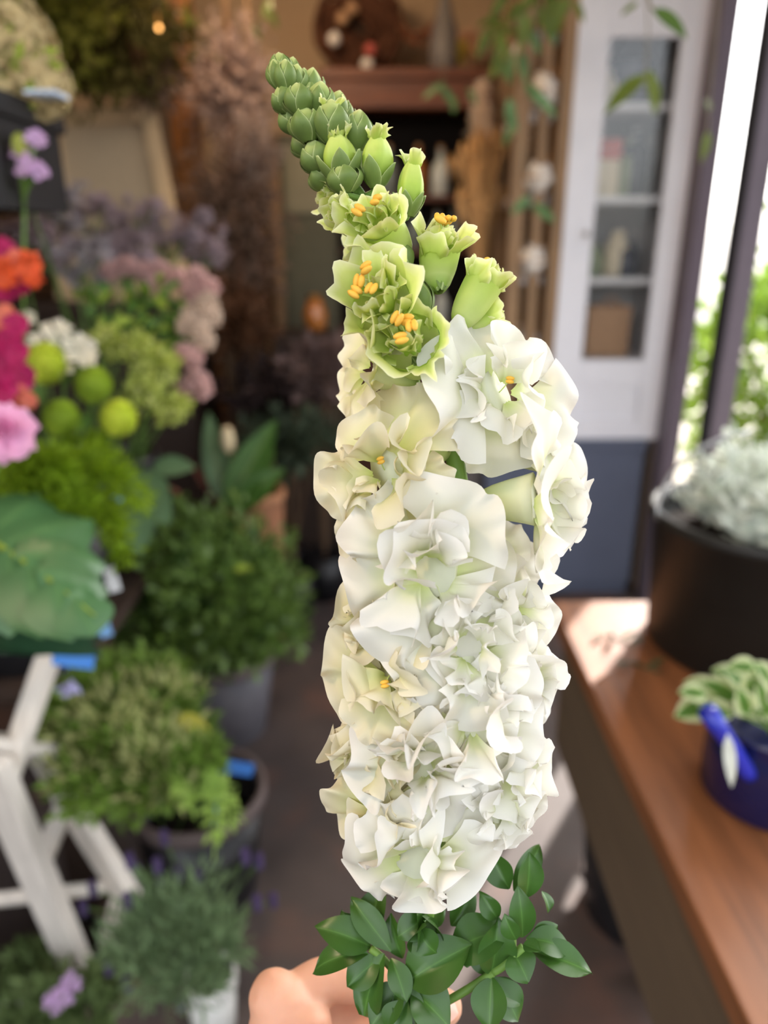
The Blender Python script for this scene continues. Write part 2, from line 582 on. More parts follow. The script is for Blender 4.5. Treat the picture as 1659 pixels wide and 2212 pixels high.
# open wooden rack with white shelves beside the cupboard
t = thing('wooden_rack', 'narrow rack of brown posts and white shelf ends beside the white cupboard', 'rack', (.58, 3.25, 0))
rx0, rx1 = .47, cx0 - .045
for x, w in ((rx0, .055), (rx0 + .085, .04)):
    for y in (3.0, 3.42):
        b = MB(); b.box((x, y - .022, 0.705 if y < 3.45 else 0), (x + w, y + .022, 2.5)); b.build('post', M_brownwood, t, smooth=False, bevel=.003)
for v in (60, 238, 425, 603, 735):
    z = cabz(1160, v)
    b = MB(); b.box((rx0 + .02, 3.02, z - .025), (rx1, 3.44, z + .012)); b.build('shelf', M_white2, t, smooth=False, bevel=.003)
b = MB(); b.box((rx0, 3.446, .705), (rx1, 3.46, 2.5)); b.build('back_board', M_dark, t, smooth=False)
M_linen = mat('white_linen', (224, 216, 206), rough=.85, var=.06)
for i, v in enumerate((240, 425, 603)):
    z = cabz(1160, v) + .012
    x = rx1 - .05
    t = thing('cotton_bundle', ['white folded cloth bundle on the upper shelf of the brown rack',
                                'white folded cloth bundle on the middle shelf of the brown rack',
                                'white folded cloth bundle on the lower shelf of the brown rack'][i], 'cloth', (x, 3.04, z), 'white bundles on the brown rack')
    b = MB(); b.blob((x, 2.995, z + .055), (.05, .055, .055), 18, 10, .5, 3.0, i); b.build('cloth_body', M_linen, t)
    b = MB(); b.tube([Vector((x + .058 * math.cos(k), 2.995 + .057 * math.sin(k), z + .055)) for k in [j * PI / 8 for j in range(17)]], .004, 6); b.build('string', M_kraft, t)

# ------------------------------------------------------------------ hutch with shelf, against the back wall
M_hutch = wood('hutch_wood', (112, 66, 42), axis='X', rough=0.45)
M_hutchz = wood('hutch_wood_upright', (98, 60, 40), axis='Z', rough=0.5)
hd = 3.35
hx0, hx1 = P(700, 190, hd).x, P(1062, 190, hd).x
hy = P(800, 190, hd).y
hzt, hzb = P(800, 150, hd).z, P(800, 228, hd).z
t = thing('wooden_hutch', 'dark brown wooden hutch with a thick top shelf against the beige wall', 'hutch', ((hx0 + hx1) / 2, hy + .15, 0))
b = MB(); b.box((hx0 - .02, hy - .02, hzt - .045), (hx1 + .02, hy + .34, hzt)); b.build('top_board', M_hutch, t, smooth=False, bevel=.006)
b = MB(); b.box((hx0, hy, hzb), (hx1, hy + .32, hzt - .045)); b.build('frieze', M_hutch, t, smooth=False)
b = MB(); b.box((hx0 - .01, hy - .012, hzb - .01), (hx1 + .01, hy + .01, hzb + .035)); b.build('moulding', M_hutch, t, smooth=False, bevel=.005)
for x in (hx0, hx1 - .05):
    b = MB(); b.box((x, hy, 0), (x + .05, hy + .32, hzb)); b.build('side_panel', M_hutchz, t, smooth=False)
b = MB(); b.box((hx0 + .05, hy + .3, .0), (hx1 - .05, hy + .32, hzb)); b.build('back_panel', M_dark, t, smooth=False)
hs = [1.05, 1.42, 1.66]
for z in hs:
    b = MB(); b.box((hx0 + .05, hy + .02, z - .022), (hx1 - .05, hy + .3, z)); b.build('shelf', M_hutch, t, smooth=False)
b = MB(); b.box((hx0 + .05, hy + .005, .08), (hx1 - .05, hy + .02, 1.02)); b.build('lower_door', M_hutchz, t, smooth=False)
# bottles and dried things on the hutch shelves
M_clear = mat('bottle_glass', (222, 230, 224), rough=.08, spec=.8, var=.05)
M_amber = mat('bottle_amber', (176, 108, 48), rough=.12, spec=.7, var=.1)
M_smoke = mat('bottle_smoke', (132, 142, 138), rough=.12, spec=.7, var=.1)
def bottle(x, y, z, r, h, m, lab, name='glass_bottle', grp='bottles on the hutch'):
    t = thing(name, lab, 'bottle', (x, y, z), grp)
    b = MB(); b.lathe((x, y, z), [(r * .85, 0), (r, .008), (r, h * .55), (r * .85, h * .66), (r * .34, h * .8), (r * .3, h * .97), (r * .38, h * .97), (r * .38, h)], 20); b.build('vessel', m, t)
    b = MB(); b.lathe((x, y, z + h), [(r * .28, -.01), (r * .3, .018)], 12); b.build('stopper', M_kraft, t)
rn = random.Random(4)
spec = [(845, 1, M_clear, 'clear glass bottle'), (900, 1, M_smoke, 'smoky glass bottle'), (905, 2, M_amber, 'amber glass bottle'),
        (950, 1, M_clear, 'clear wide glass bottle'), (985, 1, M_smoke, 'dark smoky glass bottle'), (955, 2, M_clear, 'slim clear glass bottle'),
        (920, 0, M_smoke, 'smoky squat bottle'), (965, 0, M_clear, 'pale squat bottle'), (840, 2, M_smoke, 'grey slim bottle')]
sn = {2: 'on the top inner shelf of the hutch', 1: 'on the middle shelf of the hutch', 0: 'on the lowest shelf of the hutch'}
for i, (u, k, m, nm) in enumerate(spec):
    x = P(u, 300, 3.5).x
    bottle(x, hy + .12 + .03 * (i % 2), hs[k], .032 + .012 * ((i * 7) % 3) / 2, .17 + .02 * (i % 3), m, nm + ' ' + sn[k] + (', third from its end' if i == 3 else ''))
# on top of the hutch
M_twig = mat('twig_brown', (92, 58, 40), rough=.9, var=.3)
wc = P(775, 62, hd + .08)
wr = .155
t = thing('twig_wreath', 'dark twig wreath basket with dried seed heads on top of the hutch', 'wreath', (wc.x, wc.y, hzt))
b = MB()
rn = random.Random(5)
for k in range(330):
    a0 = rn.uniform(0, 2 * PI)
    pts = []
    rr = wr * rn.uniform(.25, 1.22)
    zz = rn.uniform(-.05, .04)
    for j in range(8):
        a = a0 + j * .16
        pts.append(wc + Vector((math.cos(a) * rr * 1.1, zz + rn.uniform(-.012, .012), math.sin(a) * rr * .95 + rn.uniform(-.012, .012))))
    b.tube(pts, .007, 5)
b.build('twigs', M_twig, t, kind='stuff')
b = MB(); b.blob(wc + Vector((0, .05, 0)), (wr * .95, .05, wr * .9), 20, 12, .2, 3, 4); b.build('moss_backing', mat('moss_dark', (58, 42, 32), rough=.95, var=.4, scale=40, bump=.6), t)
for u, v, m, nm in ((722, 85, M_linen, 'seed_head'), (792, 140, M_linen, 'seed_head'), (800, 108, M_tin, 'berry'), (760, 18, M_kraft, 'seed_head'), (740, 40, M_kraft, 'seed_head')):
    b = MB(); b.blob(P(u, v, hd - .02), .028, 14, 9, .4, 4, u); b.build(nm, m, t)
M_vase = mat('vase_grey', (126, 120, 118), rough=.4, var=.12)
vc = P(958, 148, hd + .08)
t = thing('bottle_vase', 'grey long-necked bottle vase on top of the hutch', 'vase', (vc.x, vc.y, hzt))
b = MB(); b.lathe((vc.x, vc.y, hzt), [(.05, 0), (.062, .015), (.068, .1), (.06, .17), (.035, .25), (.02, .33), (.018, .45), (.022, .46), (.015, .46), (.013, .33)], 24); b.build('vase_body', M_vase, t)
M_peach = mat('peach_petal', (226, 184, 150), rough=.7, trans=.3, var=.1)
M_yellow = mat('yellow_petal', (206, 186, 92), rough=.7, trans=.3, var=.1)
pc = P(1005, 105, hd + .05)
t = thing('dried_posy', 'peach and yellow dried flower posy leaning beside the grey vase', 'flowers', (pc.x, pc.y, hzt))
for k, (u, v, m) in enumerate(((1010, 90, M_peach), (992, 112, M_yellow), (1022, 112, M_peach))):
    q = P(u, v, hd + .05)
    b = MB(); foliage(b, q, (.04, .04, .035), 220, .03, .022, seed=k + 60, shell=.3); b.build('flower_head', m, t, smooth=False)
    b = MB(); b.tube(bez(q, (q.x, q.y, q.z - .05), (pc.x, pc.y, hzt)), .003, 6); b.build('stem', M_twig, t)
gl = P(905, 70, hd + .06)
t = thing('dried_garland', 'rusty dried garland hung between the wreath and the grey vase', 'garland', (gl.x, gl.y, gl.z))
b = MB(); b.tube([P(860, 40, hd + .1), P(880, 75, hd + .06), P(905, 85, hd + .04), P(930, 68, hd + .06), P(948, 40, hd + .1)], .014, 8); b.build('cord', M_twig, t)
b = MB()
for k in range(160):
    q = P(865 + (k * 37 % 80), 55 + 28 * math.sin((k * 37 % 80) / 80 * PI) + rn.uniform(-10, 10), hd + .05)
    b.chip(q, rdir(rn), rdir(rn), .03, .02)
b.build('dried_leaves', mat('rust_leaf', (160, 104, 72), rough=.8, var=.2), t, kind='stuff', smooth=False)

# dried wheat standing by the rack
M_wheat = mat('wheat', (206, 164, 112), rough=.8, var=.2, trans=.15)
wb = PZ(1000, 1000, .72)
wb = P(1035, 600, 2.95)
t = thing('dried_wheat_bunch', 'bunch of golden dried wheat standing in a tall vase beside the brown rack', 'dried flowers', (wb.x, wb.y, 0.0))
b = MB(); b.lathe((wb.x, wb.y, 0), [(.075, 0), (.085, .02), (.07, .6), (.05, .9), (.055, .95), (.045, .95), (.04, .6)], 24); b.build('tall_vase', M_vase, t)
b = MB(); b2 = MB()
rn = random.Random(8)
for k in range(60):
    u, v = rn.gauss(1035, 24), rn.uniform(270, 440)
    q = P(u, v, 2.95 + rn.uniform(-.06, .06))
    b.tube(bez((wb.x, wb.y, .8), (wb.x, wb.y, q.z - .2), q, 5), .0035, 5)
    b2.tube([q, q + Vector((0, 0, -.03)), q + Vector((0, 0, -.1))], [.003, .012, .004], 6)
b.build('stalks', M_wheat, t, kind='stuff')
b2.build('ears', M_wheat, t, kind='stuff')
q = P(1037, 255, 2.98)
t = thing('pampas_plume', 'pale fluffy plume of dried grass above the wheat', 'dried flowers', (wb.x, wb.y + .03, .9))
b = MB(); b.tube(bez((wb.x, wb.y + .02, .85), (wb.x, wb.y + .05, 1.4), P(1043, 180, 2.98)), .004, 6); b.build('stem', M_wheat, t)
b = MB()
for k in range(900):
    v = rn.uniform(165, 340)
    c_ = P(1040 + rn.gauss(0, 9) * (1.1 - abs(v - 250) / 100), v, 2.98 + rn.gauss(0, .015))
    b.chip(c_, (rdir(rn) + Vector((0, 0, -1))).normalized(), rdir(rn), .05, .006)
b.build('plume', mat('plume_cream', (238, 222, 204), rough=.9, trans=.3, var=.1), t, kind='stuff', smooth=False)

# ------------------------------------------------------------------ back left: frame, dark shelf, shutter, dried bunches
M_darkwood = wood('dark_wood', (52, 38, 30), axis='X', rough=.6)
sx0, sx1 = -1.6, -.72
t = thing('dark_sideboard', 'dark wooden sideboard carrying the beige framed panel', 'sideboard', (-1.15, 3.1, 0))
b = MB(); b.box((sx0, 2.82, 1.2), (sx1, 3.3, 1.24)); b.build('top_board', M_darkwood, t, smooth=False, bevel=.004)
b = MB(); b.box((sx0 + .02, 2.86, .08), (sx1 - .02, 3.28, 1.2)); b.build('carcass', M_darkwood, t, smooth=False)
for k in range(2):
    x0 = sx0 + .04 + k * .41
    b = MB(); b.box((x0, 2.845, .12), (x0 + .39, 2.86, 1.16)); dd = b.build('door', M_darkwood, t, smooth=False, bevel=.003)
    kx = x0 + (.35 if k == 0 else .04)
    b = MB(); b.tube([(kx, 2.82, .7), (kx, 2.845, .7)], [.014, .008], 10); b.build('knob', M_steel, dd)
for x in (sx0 + .05, sx1 - .1):
    for y in (2.9, 3.2):
        b = MB(); b.box((x, y, 0), (x + .05, y + .05, .08)); b.build('foot', M_darkwood, t, smooth=False)
# framed panel
fd = 2.72
a0, a1 = P(112, 252, fd), P(322, 246, fd)
fb0, fb1 = Vector((P(108, 520, fd).x, a0.y - .10, 1.245)), Vector((P(382, 520, fd).x, a0.y - .10, 1.245))
M_frame = mat('frame_beige', (196, 170, 134), rough=.6, var=.08)
M_panel = mat('panel_linen', (176, 158, 132), rough=.85, var=.05, scale=60)
t = thing('picture_frame', 'large empty beige frame with a plain linen panel, leaning back', 'frame', (fb0 + fb1) / 2)
def quadbar(pa, pb, w, h, nm, m, par):
    b = MB(); b.beam(pa, pb, w, h, up=Vector((0, 1, .1))); return b.build(nm, m, par, smooth=False, bevel=.004)
quadbar(a0, a1, .055, .035, 'top_rail', M_frame, t)
quadbar(a1, fb1, .055, .035, 'side_rail', M_frame, t)
quadbar(fb0, fb1, .055, .035, 'bottom_rail', M_frame, t)
quadbar(a0, fb0, .055, .035, 'side_rail', M_frame, t)
b = MB(); n_ = Vector((0, .012, 0))
b.add([a0 + n_, a1 + n_, fb1 + n_, fb0 + n_, a0 + n_ * 2, a1 + n_ * 2, fb1 + n_ * 2, fb0 + n_ * 2], [(0, 1, 2, 3), (7, 6, 5, 4), (0, 4, 5, 1), (1, 5, 6, 2), (2, 6, 7, 3), (3, 7, 4, 0)])
b.build('panel', M_panel, t, smooth=False)
# shutter / grey green cupboard
M_sage = mat('sage_paint', (124, 118, 96), rough=.7, var=.1)
M_sage2 = mat('sage_paint_dark', (84, 82, 66), rough=.75, var=.1)
gd = 3.2
q0, q1 = P(592, 290, gd), P(722, 590, gd)
gy = q0.y
t = thing('sage_cupboard', 'narrow sage grey panelled cupboard standing left of the brown hutch', 'cupboard', ((q0.x + q1.x) / 2, gy + .15, 0))
b = MB(); b.box((q0.x, gy + .01, 0), (q1.x, gy + .3, q0.z)); b.build('carcass', M_sage2, t, smooth=False)
zz = P(600, 470, gd).z
for nm, za, zb_, m in (('upper_panel', zz + .02, q0.z - .04, M_sage), ('lower_panel', .7, zz - .02, M_sage2)):
    b = MB(); b.box((q0.x + .04, gy, za), (q1.x - .02, gy + .01, zb_)); b.build(nm, m, t, smooth=False, bevel=.003)
b = MB(); b.box((q0.x - .025, gy - .01, 0), (q0.x + .015, gy + .02, q0.z)); b.build('side_stile', wood('stile_wood', (140, 106, 72), axis='Z'), t, smooth=False)

# hanging dried bunches
def dried_bunch(name, lab, tip, top, r, n, m, seed, L=.035, w=.02, stems=24, grp='dried bunches hanging at the back'):
    """A bunch tied at `top` and hanging head down to `tip`."""
    top, tip = Vector(top), Vector(tip)
    t = thing(name, lab, 'dried flowers', tip, grp)
    rn = random.Random(seed)
    b = MB()
    ax = tip - top
    for k in range(stems):
        q = top + ax * rn.uniform(.6, 1) + Vector((rn.uniform(-1, 1) * r[0], rn.uniform(-1, 1) * r[1], 0)) * .8
        b.tube(bez(top, top + ax * .4, q, 5), .0025, 5)
    b.build('stems', M_twig, t, kind='stuff')
    b = MB(); foliage(b, top + ax * .62, (r[0], r[1], ax.length * .42), n, L, w, seed=seed, shell=.25, up=-.2, lump=.4)
    b.build('blossom', m, t, kind='stuff', smooth=False)
    b = MB(); b.tube([(top.x, top.y, top.z - .02), (top.x, top.y, ZC)], .003, 6); b.build('string', M_kraft, t)
M_mauve = mat('dried_mauve', (180, 158, 150), rough=.9, var=.3, trans=.2)
M_drybrown = mat('dried_brown', (116, 94, 80), rough=.9, var=.3, trans=.15)
M_drygreen = mat('dried_olive', (84, 78, 36), rough=.9, var=.4, trans=.2)
M_drygreen2 = mat('dried_green', (110, 112, 40), rough=.8, var=.4, trans=.3)
dried_bunch('dried_hydrangea_bunch', 'mauve brown dried hydrangea bunch hanging before the beige wall', P(500, 285, 3.0), P(490, 10, 3.0), (.17, .13, .1), 2600, M_mauve, 21)
dried_bunch('dried_twig_bunch', 'big dark brown dried bunch hanging lowest, under the mauve one', P(500, 640, 2.95), P(500, 230, 2.98), (.2, .14, .1), 3000, M_drybrown, 22)
dried_bunch('dried_gypsophila_bunch', 'small greyish misty dried bunch left of the sage cupboard', P(550, 400, 2.85), P(545, 215, 2.88), (.09, .08, .1), 1400, mat('dried_grey', (164, 146, 136), rough=.9, var=.3, trans=.2), 23, L=.02, w=.012)
dried_bunch('dried_eucalyptus_bunch', 'wide olive brown dried leaf bunch hanging over the beige frame', P(225, 175, 2.45), P(245, -150, 2.45), (.24, .18, .1), 2600, M_drygreen, 24, L=.05, w=.03)
dried_bunch('dried_fern_bunch', 'greener dried fern bunch hanging against the olive one', P(140, 150, 2.3), P(150, -160, 2.3), (.16, .14, .1), 1200, M_drygreen2, 25, L=.04, w=.022)
dried_bunch('dried_broom_bunch', 'dark brown dried broom bunch hanging next to the wooden post', P(310, 215, 2.6), P(325, -60, 2.6), (.12, .12, .1), 1400, M_drybrown, 26, L=.05, w=.012)

# pendant bulbs (the shop's warm light)
M_bulb = mat('bulb_glow', (255, 190, 110), emit=1.6, var=0)
M_brass = mat('brass', (150, 110, 60), rough=.35, metal=.9, var=.05)
def pendant(p, power, lab, r=.022):
    p = Vector(p)
    t = thing('pendant_bulb', lab, 'lamp', p, 'bare pendant bulbs')
    b = MB(); b.blob(p, (r, r, r * 1.2), 16, 10); b.build('bulb', M_bulb, t)
    b = MB(); b.lathe(p + Vector((0, 0, r * 1.1)), [(r * .5, 0), (r * .55, .03), (r * .2, .045)], 14); b.build('socket', M_brass, t)
    b = MB(); b.tube([p + Vector((0, 0, r * 1.1 + .04)), (p.x, p.y, ZC)], .003, 6); b.build('cord', M_gasket, t)
    if power:
        ld = bpy.data.lights.new('bulb_light', 'POINT')
        ld.energy = power
        ld.color = (1.0, .72, .46)
        ld.shadow_soft_size = .08
        lo = bpy.data.objects.new('bulb_light', ld)
        C.objects.link(lo)
        lo.parent = t
        lo.location = (0, -.07, -.02)
pendant(P(343, 60, 2.2), .4, 'tiny glowing bulb beside the wooden post', r=.006)
pendant((-.45, 2.95, 2.6), 13, 'bare bulb high under the ceiling over the dried bunches')
pendant((-.75, .15, 2.2), 9, 'bare bulb high over the cut flower buckets')

# ------------------------------------------------------------------ table on the right
M_tabletop = wood('table_top_wood', (134, 84, 50), axis='Y', rough=.48, var=.4, scale=4, spec=.45)
M_apron = wood('table_apron_wood', (100, 84, 66), axis='Y', rough=.6, var=.15)
TX, TY, TZ = .322, 1.285, .80
t = thing('work_table', 'long brown wooden work table running along the open shopfront', 'table', (.7, .5, 0))
for k in range(4):
    x0 = TX + k * .2
    b = MB(); b.box((x0 + .0006, -.4, TZ - .035), (x0 + .1994, TY, TZ - .0003 * (k % 2))); b.build('plank', M_tabletop, t, smooth=False, bevel=.003)
b = MB(); b.box((TX + .025, -.38, TZ - .30), (TX + .05, TY - .03, TZ - .036)); b.build('apron', M_apron, t, smooth=False)
b = MB(); b.box((TX + .05, TY - .055, TZ - .30), (TX + .75, TY - .03, TZ - .036)); b.build('apron', M_apron, t, smooth=False)
for x, y in ((TX + .2, TY - .2), (TX + .68, TY - .2), (TX + .2, -.3), (TX + .68, -.3)):
    b = MB(); b.box((x + .02, y, 0), (x + .08, y + .06, TZ - .036)); b.build('leg', M_apron, t, smooth=False, bevel=.004)

# big dark pot of silver foliage
M_blackpot = mat('pot_black', (34, 33, 30), rough=.5, spec=.4, var=.3, scale=10)
M_soil = mat('soil', (30, 24, 20), rough=1, var=.4, scale=60, bump=.8)
M_silver = mat('silver_leaf', (222, 228, 216), rough=.65, trans=.3, var=.32, scale=30)
pc = Vector((.625, 1.125, TZ))
t = thing('silver_plant_pot', 'big black pot of silver grey foliage on the wooden table', 'potted plant', pc)
b = MB(); b.lathe(pc, [(.158, 0), (.164, .006), (.176, .22), (.183, .222), (.185, .24), (.176, .242), (.17, .22), (.166, .19), (.01, .19)], 48); b.build('pot', M_blackpot, t)
b = MB(); b.lathe(pc, [(.165, .188), (.16, .2), (.01, .206)], 32); b.build('soil', M_soil, t)
b = MB()
rn = random.Random(31)
for k in range(190):
    a = rn.uniform(0, 2 * PI); rr = math.sqrt(rn.random()) * .115
    bp = pc + Vector((math.cos(a) * rr + .03, math.sin(a) * rr, .2))
    d = Vector((math.cos(a) * rr * 3.5 + rn.uniform(-.3, .3), math.sin(a) * rr * 3.5 + rn.uniform(-.3, .3), .9 + rn.random() * .6)).normalized()
    Ls = rn.uniform(.06, .15)
    pts = bez(bp, bp + d * Ls * .6, bp + d * Ls + Vector((0, 0, -.02)), 6)
    for j, q in enumerate(pts[1:]):
        for s in (-1, 1):
            sd_ = d.cross(Vector((0, 0, 1)))
            if sd_.length < 1e-3: sd_ = Vector((1, 0, 0))
            b.chip(q, (d * .5 + sd_.normalized() * s + rdir(rn) * .5).normalized(), rdir(rn), .04, .022)
b.build('foliage', M_silver, t, kind='stuff', smooth=False)
b = MB(); b.tube([pc + Vector((.19 * math.cos(a), .19 * math.sin(a) * .35 - .02, .235 + .13 * math.sin(a))) for a in [PI * .55 + j * PI * .45 / 10 for j in range(11)]], .003, 6); b.build('wire_handle', M_steel, t)

# blue enamel jug with variegated plant
M_navy = mat('enamel_navy', (17, 22, 66), rough=.25, spec=.6, var=.05)
M_royal = mat('enamel_blue', (40, 52, 178), rough=.22, spec=.6, var=.05)
jc = PZ(1665, 1762, TZ)
jc = Vector((.482, .755, TZ))
t = thing('blue_enamel_pot', 'small dark blue enamel pot with a bright blue spout on the table', 'potted plant', jc)
b = MB(); b.lathe(jc, [(.074, 0), (.08, .006), (.082, .09), (.077, .105), (.081, .11), (.076, .112), (.072, .1), (.01, .095)], 40); b.build('pot', M_navy, t)
sp0, sp1 = jc + Vector((-.058, -.052, .07)), P(1528, 1535, .835)
b = MB(); b.tube(bez(sp0, sp0 + Vector((-.012, -.004, .02)), sp1, 6), [.010, .010, .009, .009, .0095, .0105, .0115], 12); b.build('spout', M_royal, t)
M_varieg = mat('variegated_leaf', (0, 0, 0), rough=.5, trans=.3, var=.15, ramp=[(0, (216, 222, 178)), (.45, (200, 212, 150)), (.6, (96, 138, 56)), (1, (84, 126, 48))])
rn = random.Random(33)
for k, (u, v, L) in enumerate(((1500, 1530, .05), (1520, 1480, .045), (1560, 1490, .05), (1600, 1470, .05), (1580, 1520, .04), (1630, 1480, .045), (1545, 1530, .04),
                               (1650, 1500, .05), (1610, 1520, .04), (1500, 1495, .035), (1640, 1530, .045), (1575, 1455, .04), (1610, 1440, .04), (1655, 1455, .04))):
    q = P(u, v, .88 + rn.uniform(-.04, .05))
    base = jc + Vector((rn.uniform(-.03, .03), rn.uniform(-.02, .04), .1))
    b = MB()
    d = (q - base).normalized() + rdir(rn) * .5
    b.leaf(q - d.normalized() * L * .5, d, V(rn.uniform(-.5, .5), .6, .8), L, L * .72, curl=.5, fold=.15, seed=k)
    b.build('leaf', M_varieg, t)
    b = MB(); b.tube(bez(base, (base + q) / 2 + Vector((0, 0, .01)), q, 5), .0015, 5); b.build('stem', M_garden, t)
b = MB(); b.leaf(P(1572, 1585, .80), V(.1, -1, .1), V(-.6, .2, .8), .055, .013, curl=-.6, fold=.3); b.build('dried_leaf', M_silver, t, label='pale dried leaf hanging down the pot')

# cuttings on the table
M_cut = mat('cutting_leaf', (58, 74, 44), rough=.6, var=.2)
for i, (u, v, lab) in enumerate(((1335, 1388, 'dark green leafy sprig lying on the table in the patch of sunlight'), (1392, 1448, 'short dark leaf scrap lying on the table before the black pot'))):
    q = PZ(u, v, TZ)
    t = thing('leaf_cutting', lab, 'cutting', q, 'cuttings on the table')
    b = MB(); b.tube([q + Vector((-.02, .02, .003)), q + Vector((.02, -.015, .006))], .0016, 6); b.build('stem', M_cut, t)
    for k in range(4 - i):
        b = MB(); b.leaf(q + Vector((-.02 + .012 * k, .02 - .01 * k, .004)), Vector((-.6 + k * .5, -.5 + .3 * k, .25)), Vector((0, 0, 1)), .035, .011, seed=k); b.build('leaf', M_cut, t)

# dark things under the table
M_bucket = mat('bucket_black', (24, 24, 27), rough=.4, spec=.5, var=.1)
M_rim = mat('bucket_rim', (96, 84, 82), rough=.6, var=.1)
def bucket(c, r, h, lab, m=None, name='bucket', grp=None, rim=None, handle=True, cat='bucket'):
    c = Vector(c)
    t = thing(name, lab, cat, c, grp)
    m = m or M_bucket
    b = MB(); b.lathe(c, [(r * .78, 0), (r * .8, .005), (r * .97, h - .02), (r * .9, h - .02), (r * .72, .02), (.005, .02)], 40); b.build('body', m, t)
    b = MB(); b.lathe(c, [(r * .97, h - .025), (r * 1.03, h - .02), (r * 1.03, h - .004), (r, h), (r * .92, h), (r * .9, h - .02)], 40, closed_ends=False); b.build('rim', rim or m, t)
    if handle:
        b = MB(); b.tube([c + Vector((r * 1.03 * math.cos(a), -r * .5 * math.sin(a), h - .02 - r * .55 * math.sin(a))) for a in [j * PI / 12 for j in range(13)]], .003, 6); b.build('handle', M_steel, t)
    return t
bucket((.585, 1.30, 0), .15, .36, 'tall black bucket standing in the dark under the table end')
bucket((.74, .78, 0), .13, .42, 'black bucket in deep shade under the middle of the table')
# iron stool added by the table end to cast shadow on the floor
st = Vector((.74, 1.62, 0))
M_iron = mat('iron_black', (26, 24, 24), rough=.5, var=.1)
t = thing('added_iron_stool', 'black iron stool added past the end of the table to shadow the floor', 'stool', st)
b = MB(); b.lathe(st + Vector((0, 0, .44)), [(.01, 0), (.15, 0), (.155, .012), (.15, .025), (.01, .025)], 32); b.build('seat', M_iron, t)
for k in range(4):
    a = PI / 4 + k * PI / 2 + .3
    b = MB(); b.tube([st + Vector((.1 * math.cos(a), .1 * math.sin(a), .44)), st + Vector((.16 * math.cos(a), .16 * math.sin(a), 0))], .014, 10); b.build('leg', M_iron, t)
b = MB(); b.tube([st + Vector((.135 * math.cos(a), .135 * math.sin(a), .18)) for a in [j * PI / 12 for j in range(25)]], .007, 8); b.build('ring', M_iron, t)

# ------------------------------------------------------------------ the left: bench, stand, shelf
M_benchwood = wood('bench_wood', (60, 46, 38), axis='Y', rough=.7)
t = thing('plant_bench', 'dark wooden bench under the buckets of cut flowers', 'bench', (-1.0, 1.65, 0))
for k in range(5):
    x0 = -1.42 + k * .16
    b = MB(); b.box((x0, 1.25, .59), (x0 + .152, 2.05, .62)); b.build('plank', M_benchwood, t, smooth=False, bevel=.003)
for x in (-1.4, -.72):
    for y in (1.3, 1.94):
        b = MB(); b.box((x, y, 0), (x + .06, y + .06, .59)); b.build('leg', M_benchwood, t, smooth=False)

M_whitewood = mat('whitewashed_wood', (222, 214, 204), rough=.6, var=.14, scale=5, bump=.3, grain=(10, 10, 1))
t = thing('white_plant_stand', 'white painted folding wooden plant stand with zigzag legs', 'plant stand', (-.72, 1.0, 0))
def board(p0, p1, w, h, nm, up=Vector((.3, 1, .3))):
    b = MB(); b.beam(p0, p1, w, h, up=up); return b.build(nm, M_whitewood, t, smooth=False, bevel=.003)
fA = PZ(192, 2150, .0)
board(P(-25, 1640, 1.15), fA, .064, .03, 'leg')
board(P(70, 1590, 1.36), P(150, 1725, 1.42), .055, .03, 'leg')
board(P(140, 1715, 1.42), P(278, 1940, 1.49), .055, .03, 'leg')
board(P(105, 1420, 1.18), P(8, 1700, 1.2), .032, .03, 'brace')
board(P(150, 1715, 1.43), P(78, 1890, 1.42), .035, .025, 'brace')
board(P(264, 1925, 1.49), PZ(208, 2140, 0), .035, .025, 'brace')
board(P(-60, 1950, 1.33), P(225, 1918, 1.47), .03, .022, 'rung')
board(P(-60, 2185, 1.45), P(70, 2160, 1.52), .03, .022, 'rung')
board(P(-140, 1585, 1.1), P(85, 1612, 1.32), .12, .02, 'shelf_board', up=Vector((0, 0, 1)))

bz = P(60, 240, 1.25).z
M_blackshelf = mat('shelf_black', (26, 25, 28), rough=.5, var=.1)
t = thing('black_wall_shelf', 'thick black wall shelf under the cream dried blooms, with a box added for the shade below', 'shelf', (-1.1, 1.3, bz - .15))
ex = P(128, 240, 1.25)
b = MB(); b.box((XL, ex.y - .24, bz - .035), (ex.x, ex.y + .02, bz)); b.build('top_board', M_blackshelf, t, smooth=False, bevel=.004)
b = MB(); b.box((XL, ex.y - .22, bz - .16), (ex.x - .01, ex.y + .01, bz - .035)); b.build('shade_box', M_blackshelf, t, smooth=False)  # black box stands in for the shade and dark wall below the board
q = P(97, 233, 1.12)
t = thing('price_tag', 'pale blue blank tag lying at the corner of the black shelf', 'tag', q)
b = MB(); b.box((q.x - .025, ex.y - .155, bz), (q.x + .022, ex.y - .10, bz + .006)); b.build('tag_card', mat('tag_paleblue', (190, 208, 232), rough=.5, var=.02), t, smooth=False, bevel=.001)
b = MB(); b.tube([(q.x - .025, ex.y - .11, bz + .008), (q.x - .05, ex.y - .1, bz + .002)], .0015, 6); b.build('loop', M_kraft, t)

